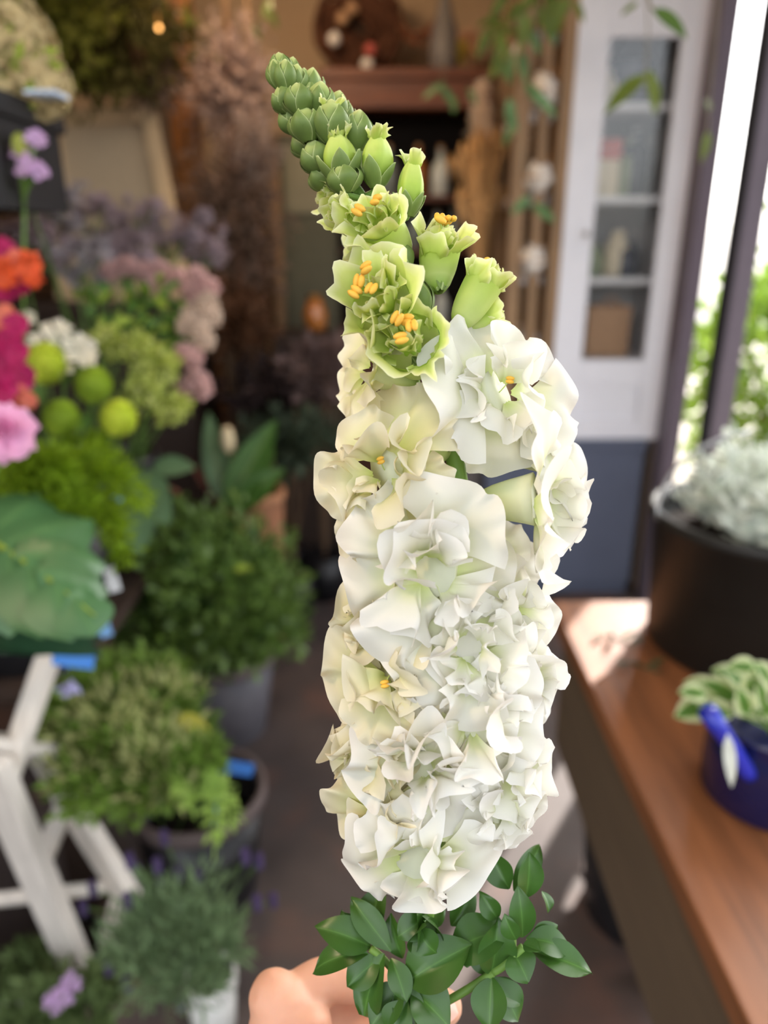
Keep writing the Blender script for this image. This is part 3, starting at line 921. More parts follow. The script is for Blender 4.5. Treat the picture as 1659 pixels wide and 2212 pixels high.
# cream dried hydrangea on the shelf
M_creamdry = mat('dried_cream', (206, 190, 146), rough=.9, trans=.25, var=.2, scale=30)
M_limegreen = mat('lime_leaf', (150, 172, 66), rough=.6, trans=.35, var=.3, scale=30)
for k, (u, v, r, lab) in enumerate(((15, 100, .068, 'cream dried hydrangea head standing highest on the black shelf'),
                                    (78, 182, .046, 'cream dried hydrangea head lolling over the shelf corner'),
                                    (-5, 190, .07, 'greenish cream dried hydrangea head cut by the picture edge'))):
    q = P(u, v, 1.16 + .01 * k)
    t = thing('dried_hydrangea', lab, 'dried flowers', (q.x, q.y, bz), 'cream hydrangeas on the black shelf')
    b = MB()
    rn = random.Random(40 + k)
    for _ in range(420):
        n_ = rdir(rn)
        c_ = q + n_ * r * rn.uniform(.8, 1.05)
        tx = n_.orthogonal().normalized()
        ty = n_.cross(tx)
        for j in range(3):
            a = j * 2.1 + rn.random()
            b.chip(c_, (tx * math.cos(a) + ty * math.sin(a) + n_ * .4).normalized(), n_.cross(tx * math.cos(a) + ty * math.sin(a)).normalized(), .016, .014)
    b.build('bloom', M_creamdry, t, kind='stuff', smooth=False)
    b = MB(); foliage(b, q + V(-.3, 0, .5) * r * .5, (r * .8, r * .8, r * .8), 70, .035, .015, seed=k + 77); b.build('green_bracts', M_limegreen, t, kind='stuff', smooth=False)
    b = MB(); b.tube(bez(q, (q.x, q.y, (q.z + bz) / 2), (q.x, q.y, bz + .003)), .004, 6); b.build('stem', M_twig, t)

# ------------------------------------------------------------------ buckets of cut flowers on the bench and stand
BK = [(-.76, 1.38), (-.78, 1.70), (-1.1, 1.5), (-.72, 1.92)]
bl = ['black flower bucket at the near end of the dark bench', 'black flower bucket in the middle of the dark bench',
      'black flower bucket against the wall on the dark bench', 'black flower bucket at the far end of the dark bench']
for (x, y), s in zip(BK, bl):
    bucket((x, y, .62), .11, .30, s, name='flower_bucket', grp='buckets of cut flowers', handle=False)
bucket((-.84, .98, 0.0), .12, .62, 'tall black flower bin standing within the white stand', name='flower_bin', handle=False)
M_stem = mat('stem_green', (92, 122, 58), rough=.55, var=.2)
M_leaf_mid = mat('leaf_mid', (84, 120, 52), rough=.5, trans=.3, var=.3, scale=15)
M_leaf_dark = mat('leaf_dark', (54, 88, 42), rough=.4, trans=.2, var=.3, scale=15)


def bkt(i, rn):
    if i == 9: return Vector((-.84 + rn.uniform(-.05, .05), .98 + rn.uniform(-.05, .05), .05))
    x, y = BK[i]
    return Vector((x + rn.uniform(-.05, .05), y + rn.uniform(-.05, .05), .645))


def stem_to(t, q, i, rn, r=.003, m=None):
    """A stem rising from bucket i to the flower at q."""
    o = bkt(i, rn)
    mid = Vector((o.x * .75 + q.x * .25, o.y * .75 + q.y * .25, max(o.z + .3, (o.z + q.z) / 2 + .02)))
    b = MB(); b.tube(bez(o, mid, q, 9), r, 6)
    return b.build('stem', m or M_stem, t), (o, mid, q)


def stem_leaves(t, curve, n, L, w, m, seed, lo=.55, hi=.95):
    rn = random.Random(seed)
    for k in range(n):
        s = lo + (hi - lo) * (k + .5) / n
        a, c_, e = curve
        p = a * (1 - s) ** 2 + c_ * 2 * s * (1 - s) + e * s * s
        d = (rdir(rn) + Vector((0, -.3, .5))).normalized()
        b = MB(); b.leaf(p, d, Vector((0, -.5, 1)) + rdir(rn) * .4, L * rn.uniform(.8, 1.2), w, curl=.7, seed=seed + k); b.build('leaf', m, t)


# green pompon chrysanthemums
M_pompon = mat('pompon_lime', (206, 220, 78), rough=.7, trans=.3, var=.12, scale=60)
M_pompon2 = mat('pompon_green', (164, 190, 62), rough=.7, trans=.3, var=.15, scale=60)
for k, (u, v, R, d, m, lab) in enumerate(((256, 903, 42, 1.05, M_pompon, 'round lime green pompon bloom nearest the broad-leaved plant'),
                                          (202, 832, 42, 1.12, M_pompon2, 'green pompon bloom just above the brightest lime one'),
                                          (132, 903, 42, 1.05, M_pompon2, 'mossy green pompon bloom beside the pale pink rose'),
                                          (98, 785, 48, 1.10, M_pompon, 'loose yellow-green pompon bloom below the white freesia'))):
    q = P(u, v, d)
    r = R / F_PX * d
    rn = random.Random(50 + k)
    t = thing('pompon_chrysanthemum', lab, 'flower', q, 'green pompon chrysanthemums')
    b = MB()
    N = 420
    for j in range(N):
        zc = 1 - 2 * (j + .5) / N
        a = j * 2.39996
        s = math.sqrt(1 - zc * zc)
        n_ = Vector((s * math.cos(a), s * math.sin(a), zc))
        tx = n_.cross(Vector((.3, .5, .8))).normalized()
        b.chip(q + n_ * r * .72, (n_ + rdir(rn) * .25).normalized(), tx, r * .3, r * .17)
    b.blob(q, r * .78, 16, 10)
    b.build('bloom', m, t, kind='stuff')
    st_, cv = stem_to(t, q, [1, 1, 0, 0][k], rn)
    stem_leaves(t, cv, 3, .05, .025, M_leaf_mid, 500 + k * 10)

# lime bupleurum sprays
M_bup = mat('bupleurum', (176, 188, 92), rough=.6, trans=.35, var=.22, scale=40)
for k, (u, v, R, d, lab) in enumerate(((300, 762, 40, 1.28, 'lime bupleurum spray behind the topmost green pompon'),
                                       (350, 800, 40, 1.3, 'lime bupleurum spray in the middle of its cluster'),
                                       (315, 850, 42, 1.25, 'lime bupleurum spray just above the bright lime pompon'),
                                       (370, 880, 36, 1.27, 'lime bupleurum spray at the dark lower edge of the flowers'),
                                       (240, 740, 34, 1.28, 'lime bupleurum spray next to the white freesia'))):
    q = P(u, v, d); r = R / F_PX * d
    rn = random.Random(70 + k)
    t = thing('bupleurum_spray', lab, 'flower', q, 'lime bupleurum sprays')
    b = MB(); foliage(b, q, (r, r, r), 170, .014, .012, seed=70 + k, shell=.3)
    b.build('bracts', M_bup, t, kind='stuff', smooth=False)
    b = MB()
    for _ in range(40):
        b.bead(q + rdir(rn) * r * rn.uniform(.4, 1), .0042)
    b.build('buds', mat('bup_bud%d' % k, (204, 212, 132), var=.1), t, kind='stuff')
    stem_to(t, q, 1 + (k % 2) * 2, rn, .002)

# green leafy filler stems
for k, (u, v, R, d, lab) in enumerate(((215, 650, 46, 1.4, 'leafy green filler stem behind the orange blossom'),
                                       (290, 660, 48, 1.42, 'leafy green filler stem in the middle under the mauve flowers'),
                                       (350, 660, 46, 1.45, 'leafy green filler stem beside the dusty pink heads'),
                                       (330, 720, 46, 1.4, 'leafy green filler stem above the lime sprays'),
                                       (255, 720, 44, 1.38, 'leafy green filler stem behind the white freesia'),
                                       (385, 720, 34, 1.45, 'leafy green filler stem at the pink edge'),
                                       (60, 430, 40, 1.3, 'leafy green filler stem under the lilac blossom'))):
    q = P(u, v, d); r = R / F_PX * d
    rn = random.Random(90 + k)
    t = thing('green_filler_stem', lab, 'greenery', q, 'green filler stems')
    st_, cv = stem_to(t, q, 1 if k % 2 else 3, rn, .0025)
    for j in range(20):
        p = q + rdir(rn) * r * rn.uniform(.2, 1)
        b = MB(); b.leaf(p, (rdir(rn) + Vector((0, 0, .6))), rdir(rn) + Vector((0, -1, .5)), .035, .016, curl=.6, nu=3, nv=2, seed=j); b.build('leaf', M_leaf_mid if (j + k) % 3 else M_limegreen, t)

# sea lavender mist
M_limon = mat('limonium_mauve', (166, 148, 154), rough=.85, trans=.3, var=.25, scale=30)
M_limon2 = mat('limonium_grey', (176, 168, 172), rough=.85, trans=.3, var=.25, scale=30)
for k, (u, v, R, d, m, lab) in enumerate(((115, 460, 60, 1.6, M_limon2, 'greyish sea lavender spray in front of the beige frame'),
                                          (205, 500, 62, 1.65, M_limon, 'mauve sea lavender spray right of the greyish one'),
                                          (290, 490, 62, 1.7, M_limon, 'mauve sea lavender spray in the middle of the row'),
                                          (370, 500, 58, 1.75, M_limon, 'mauve sea lavender spray below the frame corner'),
                                          (440, 540, 45, 1.8, M_limon, 'mauve sea lavender spray reaching furthest over the dark gap'),
                                          (80, 540, 55, 1.5, M_limon, 'mauve sea lavender spray behind the orange blossom'),
                                          (190, 570, 55, 1.55, M_limon2, 'low greyish sea lavender spray over the green filler'),
                                          (290, 560, 45, 1.6, M_limon, 'low mauve sea lavender spray behind the dusty pink heads'))):
    q = P(u, v, d); r = R / F_PX * d
    rn = random.Random(110 + k)
    t = thing('sea_lavender_spray', lab, 'flower', q, 'sea lavender sprays')
    b = MB(); b2 = MB()
    bs = q + Vector((-.03, 0, -r * 1.3))
    for j in range(26):
        e = q + Vector((rn.uniform(-1, 1) * r, rn.uniform(-1, 1) * r, rn.uniform(-.6, 1) * r))
        b.tube(bez(bs, (bs + e) / 2 + rdir(rn) * .015, e, 4), .0011, 4)
        for i in range(34):
            b2.chip(e + rdir(rn) * r * .3 * rn.random(), rdir(rn), rdir(rn), .0125, .010)
    b.build('branchlets', M_stem, t, kind='stuff')
    b2.build('blossom', m, t, kind='stuff', smooth=False)
    stem_to(t, bs, 1 if k % 2 else 3, rn, .002)

# dusty pink sedum heads
M_sedum = mat('sedum_pink', (218, 176, 170), rough=.75, trans=.2, var=.2, scale=60)
M_sedum2 = mat('sedum_cream', (224, 200, 178), rough=.75, trans=.2, var=.2, scale=60)
sed = [([(240, 585), (275, 575), (310, 588)], 1.5, M_sedum, 'flat dusty pink flower head in the row under the mauve mist'),
       ([(345, 585), (380, 600), (330, 612)], 1.5, M_sedum, 'flat dusty pink flower head next along that row, nearer the dark gap'),
       ([(425, 598), (452, 622), (415, 628)], 1.46, M_sedum, 'dusty pink cluster reaching furthest into the dark gap'),
       ([(448, 655), (415, 678), (455, 685)], 1.44, M_sedum2, 'dusty pink cluster second down the dark edge'),
       ([(432, 715), (405, 705), (440, 735)], 1.42, M_sedum2, 'creamy pink cluster third down the dark edge'),
       ([(400, 765), (415, 775)], 1.40, M_sedum, 'small dusty pink cluster beside the lime sprays'),
       ([(425, 820), (405, 838), (435, 838)], 1.38, M_sedum, 'rosy pink cluster hanging lowest at the dark edge'),
       ([(440, 470), (415, 510)], 1.7, M_limon, 'thin mauve pink cluster rising beside the frame edge')]
for k, (pts, d, m, lab) in enumerate(sed):
    qs = [P(u, v, d) for u, v in pts]
    c_ = sum(qs, Vector()) / len(qs)
    rn = random.Random(130 + k)
    t = thing('sedum_stem', lab, 'flower', c_, 'dusty pink flower heads')
    nb = c_ + Vector((-.05, 0, -.06))
    for q in qs:
        b = MB()
        for _ in range(150):
            b.bead(q + rdir(rn) * .022 * rn.random() ** .33, .0042)
        b.build('flower_head', m, t, kind='stuff')
        b = MB(); b.tube(bez(nb, nb + Vector((0, 0, .03)), q, 4), .002, 5); b.build('branch', M_stem, t)
    stem_to(t, nb, 3, rn, .0026)


def ruffle(mb, base, d, nrm, L, A, bend=.6, amp=.1, k=4.0, cup=.1, seed=0, nu=8, nv=12, jag=.06, s0=.08, point=0.0, xamp=.4, frill=0.0):
    """A fan-shaped petal with a waved rim; `along` runs from its base to its rim."""
    d = Vector(d).normalized()
    nrm = Vector(nrm) - d * Vector(nrm).dot(d)
    if nrm.length < 1e-5: nrm = d.orthogonal()
    nrm.normalize()
    s_ = d.cross(nrm)
    rn = random.Random(seed)
    p1, p2, p3, p4 = (rn.uniform(0, 6.28) for _ in range(4))
    k = k * rn.uniform(.8, 1.25)
    vs, al, fs = [], [], []
    off = Vector((p1 * 3, p2 * 3, p3))
    for i in range(nu + 1):
        s = s0 + (1 - s0) * i / nu
        for j in range(nv + 1):
            t = -1 + 2 * j / nv
            edge = 1 - .2 * abs(t) ** 3 + jag * s * (math.sin(7 * t + p1) + .7 * math.sin(13 * t + p2)) - point * (abs(t) ** 1.2) * s
            r = s * edge
            ang = A * t * (.72 + .28 * s)
            bb = bend * r
            yy = L * (math.sin(bb) / bend if abs(bend) > 1e-3 else r)
            zz = -L * ((1 - math.cos(bb)) / bend if abs(bend) > 1e-3 else 0)
            x0, y0 = r * math.sin(ang), r * math.cos(ang)
            q = s ** 2.6 * amp * L
            rip = .6 * math.sin(k * t + p3 + 1.6 * s) + .4 * math.sin(1.9 * k * t + p4 - 1.2 * s)
            fold = noise.noise(Vector((x0 * 1.7, y0 * 1.7, 0)) + off)
            zz += cup * L * t * t * s + q * rip + 1.7 * amp * L * s * fold + frill * L * s ** 7 * math.sin(11 * t + p2 + 3 * math.sin(3 * t + p1))
            xx = yy * math.sin(ang) + q * xamp * math.cos(k * t * 1.2 + p4 + s) + amp * L * s * .8 * noise.noise(Vector((x0 * 2, y0 * 2, 3)) + off)
            vs.append(Vector(base) + s_ * xx + d * (yy * math.cos(ang)) + nrm * zz)
            al.append(s)
    w = nv + 1
    for i in range(nu):
        for j in range(nv):
            a = i * w + j
            fs.append((a, a + 1, a + w + 1, a + w))
    mb.add(vs, fs, al)


def ring_bloom(t, q, face, R, n, m, seed, op=70, A=.75, bend=.5, amp=.12, nm='petal', k=3.5):
    f = Vector(face).normalized()
    u_ = (UP - f * UP.dot(f)).normalized()
    r_ = u_.cross(f)
    rn = random.Random(seed)
    for i in range(n):
        a = 2 * PI * i / n + rn.uniform(-.2, .2)
        rad = u_ * math.cos(a) + r_ * math.sin(a)
        o = math.radians(op + rn.uniform(-10, 10))
        d = f * math.cos(o) + rad * math.sin(o)
        z = f * math.sin(o) - rad * math.cos(o)
        b = MB(); ruffle(b, q, d, z, R * rn.uniform(.9, 1.1), A, bend, amp, k, .1, seed * 31 + i, 5, 8); b.build(nm, m, t)


# white freesia, lilac flowers
M_pwhite = mat('petal_ivory', (236, 230, 210), rough=.6, trans=.35, var=.04)
M_plilac = mat('petal_lilac', (206, 172, 216), rough=.6, trans=.35, var=.1)
M_pmag = mat('petal_magenta', (176, 34, 96), rough=.55, trans=.35, var=.15, scale=60)
M_porange = mat('petal_orange', (222, 92, 48), rough=.55, trans=.35, var=.2, scale=60)
M_pcoral = mat('petal_coral', (214, 118, 96), rough=.55, trans=.35, var=.15, scale=60)
M_ppink = mat('petal_pink', (236, 176, 212), rough=.6, trans=.35, var=.08, scale=30)
for k, (bl_, d, m, bi, lab) in enumerate((
        ([(122, 722, 34), (168, 758, 40), (140, 795, 34), (192, 775, 24)], 1.12, M_pwhite, 0, 'white freesia stem with open blooms above the green pompons'),
        ([(60, 690, 20), (75, 735, 18)], 1.25, M_pwhite, 0, 'small white freesia tucked behind the magenta spike'),
        ([(76, 305, 26), (45, 330, 22), (62, 365, 34), (82, 372, 24)], 1.1, M_plilac, 0, 'lilac flower stem rising highest, against the black shelf'))):
    rn = random.Random(150 + k)
    qs = [P(u, v, d) for u, v, _ in bl_]
    c_ = sum(qs, Vector()) / len(qs)
    t = thing('lilac_freesia' if k == 2 else 'white_freesia', lab, 'flower', c_)
    nb = c_ + Vector((-.03, .02, -.07))
    for (u, v, R), q in zip(bl_, qs):
        ring_bloom(t, q, V(rn.uniform(-.3, .5), .2, .8), R / F_PX * d, 6, m, 150 + k * 10 + u, op=55, A=.5)
        b = MB(); b.tube(bez(nb, nb + Vector((0, 0, .03)), q, 4), [.002, .002, .003, .004, .004], 6); b.build('pedicel', M_stem, t)
    if k == 2:
        b = MB(); b.blob(P(44, 318, 1.1), (.012, .012, .02), 12, 8); b.build('bud', M_bup, t, label='yellow-green bud')
    stem_to(t, nb, bi, rn, .0028)

# magenta and orange spikes at the picture edge
for k, (fl, d, lab) in enumerate((
        ([(5, 545, 34, M_pmag), (8, 590, 38, M_porange), (62, 572, 32, M_porange), (48, 612, 30, M_pmag), (70, 600, 24, M_porange), (10, 625, 30, M_pmag), (30, 560, 22, M_pcoral)], .98, 'orange and crimson snapdragon spike cut by the picture edge'),
        ([(5, 690, 36, M_pcoral), (35, 705, 30, M_pmag), (10, 740, 40, M_pmag), (38, 760, 30, M_pmag), (10, 790, 40, M_pmag), (42, 815, 34, M_pmag), (5, 840, 40, M_pmag), (38, 858, 28, M_pcoral), (62, 868, 20, M_pcoral), (15, 870, 34, M_pmag)], .92, 'deep magenta snapdragon spike above the pale pink rose'))):
    rn = random.Random(170 + k)
    top = P(fl[0][0], fl[0][1] - 60, d)
    t = thing('magenta_snapdragon', lab, 'flower', P(0, fl[0][1], d))
    for (u, v, R, m) in fl:
        q = P(u, v, d + rn.uniform(-.03, .03))
        ring_bloom(t, q, V(rn.uniform(-.1, .7), rn.uniform(-.2, .3), .8), R / F_PX * d, 5, m, u + v * 3, op=60, A=.8, amp=.22, k=5)
    a_ = P(-12, fl[-1][1], d + .04)
    stem_to(t, a_, 9, rn, .004)
    b = MB(); b.tube([a_, P(-8, fl[0][1], d + .04)], .0035, 6); b.build('spike_axis', M_stem, t)

# pale pink rose
q = P(12, 935, .86)
t = thing('pink_rose', 'large pale pink rose at the picture edge over the lime foliage', 'flower', q)
for ring, (n, L, op, A) in enumerate(((3, .016, 8, .9), (4, .022, 18, .9), (5, .028, 35, .85), (6, .033, 58, .8), (6, .036, 80, .75))):
    ring_bloom(t, q - FW * (.012 - ring * .002), V(.5, .25, .8), L, n, M_ppink, 190 + ring, op=op, A=A, bend=-.5 if ring < 3 else .4, amp=.06)
stem_to(t, q + V(-.5, -.25, -.8) * .005, 9, random.Random(3), .0035)

# lime feathery foliage
M_chart = mat('chartreuse_leaf', (122, 152, 24), rough=.65, trans=.35, var=.3, scale=25)
sprays = [((20, 1100, 1.0), (150, 930, 1.02), (295, 1075, 1.0), 'lime feathery frond arching furthest towards the blue tag'),
          ((20, 1130, .98), (120, 960, .98), (235, 1010, 1.0), 'lime feathery frond right under the mossy green pompon'),
          ((20, 1150, .97), (190, 1010, .97), (262, 1180, 1.0), 'lime feathery frond drooping beside the split leaf'),
          ((0, 1100, .96), (60, 960, .96), (140, 1010, .96), 'lime feathery frond under the pale pink rose'),
          ((30, 1140, 1.05), (150, 1020, 1.06), (245, 1120, 1.06), 'lime feathery frond deepest in its clump'),
          ((10, 1110, 1.02), (60, 985, 1.02), (205, 960, 1.06), 'lime feathery frond reaching up between the pompons')]
for k, (a, bb_, c_, lab) in enumerate(sprays):
    rn = random.Random(200 + k)
    pts = bez(P(*a), P(*bb_), P(*c_), 14)
    t = thing('feathery_frond', lab, 'greenery', pts[-1], 'lime feathery fronds')
    b = MB(); b.tube(pts, .002, 5); b.build('rachis', M_chart, t)
    b = MB()
    for i, q in enumerate(pts[2:]):
        tg = (pts[min(i + 3, 14)] - pts[i + 1]).normalized()
        for _ in range(46):
            s = rdir(rn)
            d = (tg * .7 + s).normalized()
            st0 = q + d * rn.uniform(0, .022) + rdir(rn) * .006
            b.chip(st0, (d + rdir(rn) * .5).normalized(), rdir(rn), .017, .007)
    b.build('leaflets', M_chart, t, kind='stuff', smooth=False)
    stem_to(t, pts[0], 9, rn, .002)

# split leaf (monstera)
def split_leaf(nm, parent, u0, v0, d0, tip, R, m, seed, tilt, gaps):
    pass


M_mon = mat('monstera_leaf', (0, 0, 0), rough=.4, spec=.5, trans=.15, var=.12, scale=20,
            ramp=[(0, (70, 110, 66)), (.9, (76, 116, 70)), (1, (86, 126, 74))])
M_mon2 = mat('monstera_dark', (38, 66, 44), rough=.35, spec=.5, trans=.1, var=.15, scale=20)
O = P(-25, 1165, .86)
t = thing('monstera_leaf_stem', 'big glossy split leaf hanging over the white stand', 'leaf', O)
o9 = Vector((-.84, .98, .05))
b = MB(); b.tube(bez(o9, Vector((-.74, .95, .9)), O, 10), .005, 8); b.build('petiole', M_stem, t)
rib_end = P(205, 1330, .80)
NRM = V(.25, .75, .75)
ax = (rib_end - O)
b = MB(); b.tube(bez(O, O + ax * .5 + NRM * .012, rib_end, 8), [.004, .0038, .0035, .003, .0028, .0024, .002, .0015, .001], 6); b.build('midrib', M_limegreen, t)
# fingers of the blade on each side of the midrib: (where on the rib 0..1, tip pixel, tip depth, width)
fing = [(.0, 90, 1030, .95, .12), (.12, 205, 1085, .94, .115), (.3, 242, 1190, .90, .10), (.52, 250, 1262, .86, .095), (.8, 236, 1330, .82, .085),
        (.02, -60, 1310, .80, .11), (.22, 20, 1350, .78, .10), (.42, 85, 1362, .775, .085), (.66, 150, 1372, .775, .085), (.85, 205, 1368, .785, .07)]
for k, (s, u, v, d, w) in enumerate(fing):
    p = O + ax * s + NRM * (.012 * math.sin(PI * s))
    e = P(u, v, d)
    b = MB(); b.leaf(p - (e - p).normalized() * .004, e - p, NRM, (e - p).length * 1.05, w * .93, curl=.45, fold=-.22, nu=7, nv=6, seed=k, wave=.03)
    b.build('leaf_lobe', M_mon, t)
t = thing('monstera_leaf_stem', 'darker split leaf drooping below the big glossy one', 'leaf', P(60, 1370, .92))
O2 = P(-60, 1345, .93)
b = MB(); b.tube(bez(Vector((-.86, .96, .05)), Vector((-.8, .93, .7)), O2, 8), .005, 8); b.build('petiole', M_stem, t)
for k, (u, v, d, w) in enumerate(((205, 1372, .9, .06), (120, 1385, .92, .06), (60, 1395, .95, .055), (215, 1345, .94, .06))):
    e = P(u, v, d)
    b = MB(); b.leaf(O2, e - O2, V(.1, .7, .7), (e - O2).length, w, curl=.5, fold=.12, nu=7, nv=6, seed=k); b.build('leaf_lobe', M_mon2, t)

# tags and small pale petals
M_blue = mat('label_blue', (66, 132, 214), rough=.45, var=.03)
M_white_tag = mat('tag_white', (226, 226, 226), rough=.5, var=.02)
M_pale_blue = mat('label_paleblue', (130, 180, 230), rough=.45, var=.03)
def tag_label(c, d, w, h, m, lab, nm='plant_label', tilt=0.0, stake=None):
    q = P(c[0], c[1], d)
    t = thing(nm, lab, 'label', q)
    r_ = (RT * math.cos(tilt) + UP * math.sin(tilt))
    u_ = (UP * math.cos(tilt) - RT * math.sin(tilt))
    b = MB()
    vs = []
    for z in (0, .0012):
        for x, y in ((-1, -1), (1, -1), (1, 1), (-1, 1)):
            vs.append(q + r_ * (x * w / 2) + u_ * (y * h / 2) + FW * z)
    b.add(vs, [(0, 1, 2, 3), (7, 6, 5, 4), (0, 4, 5, 1), (1, 5, 6, 2), (2, 6, 7, 3), (3, 7, 4, 0)])
    b.build('card', m, t, smooth=False)
    e = stake if stake is not None else q - UP * .12 + FW * .03
    b = MB(); b.tube([q + FW * .002, e], .0022, 6); b.build('stake', m, t)
tag_label((158, 1424), 1.10, .062, .024, M_blue, 'bright blue plant label below the split leaf', tilt=-.12, stake=Vector((-.66, 1.3, .62)))
tag_label((242, 1252), 1.0, .016, .034, M_white_tag, 'small white tag beside the split leaf edge', tilt=.3, stake=P(150, 1330, 1.12))
tag_label((228, 1362), 1.05, .016, .018, M_pale_blue, 'tiny pale tag under the tip of the split leaf', tilt=.3, stake=P(150, 1400, 1.18))
tag_label((254, 1070), 1.12, .016, .018, M_pale_blue, 'tiny pale blue tag at the end of the lime frond', stake=P(180, 1120, 1.3))
q = P(155, 1482, 1.14)
t = thing('bellflower', 'pale lilac bell blossom drooping beside the white stand', 'flower', q)
ring_bloom(t, q + UP * .012, V(.1, -.8, .4), .03, 5, mat('petal_paleblue', (188, 186, 226), rough=.6, trans=.35, var=.05), 77, op=25, A=.45)
b = MB(); b.tube(bez(q + UP * .012, q + UP * .05, P(110, 1440, 1.2)), .0015, 6); b.build('stem', M_stem, t)

# ------------------------------------------------------------------ potted plants on the floor, left
def pot_thing(name, lab, c, r0, r1, h, m, rimm, soilz=.85):
    c = Vector(c)
    t = thing(name, lab, 'potted plant', c)
    b = MB(); b.lathe(c, [(r0, 0), (r0 + .004, .004), (r1 * .97, h - .03), (r1 * .93, h - .03), (r1 * .9, h * soilz), (.004, h * soilz)], 40); b.build('pot', m, t)
    b = MB(); b.lathe(c, [(r1 * .96, h - .035), (r1 * 1.04, h - .03), (r1 * 1.04, h - .004), (r1, h), (r1 * .94, h), (r1 * .92, h - .03)], 40, closed_ends=False); b.build('rim', rimm, t)
    b = MB(); b.lathe(c, [(r1 * .9, h * soilz), (r1 * .85, h * soilz + .006), (.004, h * soilz + .01)], 24); b.build('soil', M_soil, t)
    return t
M_greypot = mat('pot_grey', (88, 86, 92), rough=.5, spec=.35, var=.12)
M_greyrim = mat('pot_grey_rim', (112, 98, 98), rough=.6, var=.1)
M_shrub = mat('shrub_leaf', (104, 132, 62), rough=.35, spec=.5, trans=.25, var=.35, scale=14)
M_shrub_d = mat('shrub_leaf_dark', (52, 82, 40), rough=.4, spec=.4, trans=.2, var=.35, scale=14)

# dense shrub
sc_ = Vector((-.50, 1.98, 0))
t = pot_thing('potted_shrub', 'dense dark green rounded shrub in a grey pot on the floor', sc_, .12, .17, .30, M_greypot, M_greyrim)
b = MB(); b2 = MB()
cen = P(462, 1285, 2.12)
rr = .26
for k, (dx, dy, dz, s, n) in enumerate(((0, 0, 0, 1.0, 1900), (-.07, 0, .12, .62, 700), (.12, -.05, -.02, .62, 700), (-.12, -.1, -.08, .6, 600), (.02, -.12, .05, .55, 500))):
    foliage(b if k != 2 else b, cen + Vector((dx, dy, dz)), (rr * s, rr * s * .95, rr * s * .9), n, .034, .022, seed=k + 300, shell=.6, up=.25)
b.build('foliage', M_shrub, t, kind='stuff', smooth=False)
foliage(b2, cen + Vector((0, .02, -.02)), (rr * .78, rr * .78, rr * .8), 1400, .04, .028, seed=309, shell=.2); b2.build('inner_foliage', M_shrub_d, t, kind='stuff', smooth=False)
b = MB()
rn = random.Random(310)
for k in range(14):
    a = k * 2.4
    b.tube(bez(sc_ + Vector((.03 * math.cos(a), .03 * math.sin(a), .25)), sc_ + Vector((.05 * math.cos(a), .05 * math.sin(a), .4)), cen + Vector((.17 * math.cos(a), .17 * math.sin(a), rn.uniform(-.1, .15)))), .004, 6)
b.build('branches', M_bark, t)
b = MB(); b.leaf(P(505, 1228, 1.86), V(1, .1, .3), V(0, .6, .8), .05, .026, seed=4); b.build('young_leaf', M_limegreen, t, label='pale young leaf')

# broad-leaved plant in a clay pot
cp = PZ(560, 1235, 0.0)
cp = Vector((-.47, 2.52, 0))
t = pot_thing('canna_plant', 'plant with broad upright leaves and a cream bud in a clay pot', cp + Vector((0, 0, 0)), .08, .112, .62, mat('terracotta', (150, 104, 76), rough=.8, var=.15), mat('terracotta_rim', (176, 126, 92), rough=.8, var=.15), soilz=.92)
M_canna = mat('canna_leaf', (0, 0, 0), rough=.4, trans=.25, var=.15, ramp=[(0, (70, 108, 44)), (.9, (78, 116, 50)), (1, (120, 146, 84))])
M_canna2 = mat('canna_leaf_grey', (0, 0, 0), rough=.45, trans=.2, var=.15, ramp=[(0, (84, 112, 78)), (.9, (92, 120, 84)), (1, (130, 150, 110))])
root = cp + Vector((0, 0, .57))
for k, (a, e, w, m, lab) in enumerate((((482, 1085, 2.4), (448, 886, 2.4), .085, M_canna2, 'greyer upright leaf'),
                                       ((490, 1095, 2.38), (592, 905, 2.36), .11, M_canna, None),
                                       ((500, 1100, 2.36), (610, 1010, 2.34), .09, M_canna, None),
                                       ((480, 1095, 2.42), (402, 985, 2.44), .03, mat('canna_red', (92, 52, 46), rough=.5, var=.2), 'folded dark red leaf'),
                                       ((520, 1100, 2.4), (590, 960, 2.45), .08, M_canna, None),
                                       ((520, 1110, 2.34), (560, 1040, 2.25), .05, M_canna, None))):
    A_, E_ = P(*a), P(*e)
    b = MB(); b.leaf(A_, E_ - A_, V(.1, .2, 1), (E_ - A_).length, w, curl=.25, fold=.25, nu=8, nv=6, seed=k); b.build('leaf', m, t, label=lab)
    b = MB(); b.tube(bez(root, (root + A_) / 2, A_, 5), .005, 6); b.build('leaf_stalk', M_stem, t)
q = P(492, 950, 2.38)
b = MB()
b.blob(q, (.022, .022, .045), 16, 10, .1); b.build('bud', mat('bud_cream', (224, 204, 164), rough=.6, var=.05), t, label='cream pointed flower bud')
b = MB(); b.tube(bez(root, (root + q) / 2, q - UP * .03, 5), .005, 6); b.build('bud_stalk', M_stem, t)
# dark twig and broad leaf left of it
t = thing('broad_leaf_branch', 'dark branch with drooping broad leaves beside the lime fronds', 'greenery', P(330, 1060, 1.7))
b = MB(); b.tube(bez(Vector((-.72, 1.92, .645)), P(290, 1000, 1.85), P(385, 1065, 1.7)), .006, 8); b.build('branch', M_twig, t)
for k, (a, e, w) in enumerate((((275, 1020, 1.75), (360, 1110, 1.65), .11), ((290, 1060, 1.72), (300, 1180, 1.6), .09), ((330, 1010, 1.75), (420, 1000, 1.75), .06))):
    A_, E_ = P(*a), P(*e)
    b = MB(); b.leaf(A_, E_ - A_, V(.2, .5, .8), (E_ - A_).length, w, curl=.4, fold=.15, nu=7, nv=5, seed=k); b.build('leaf', M_canna2, t)

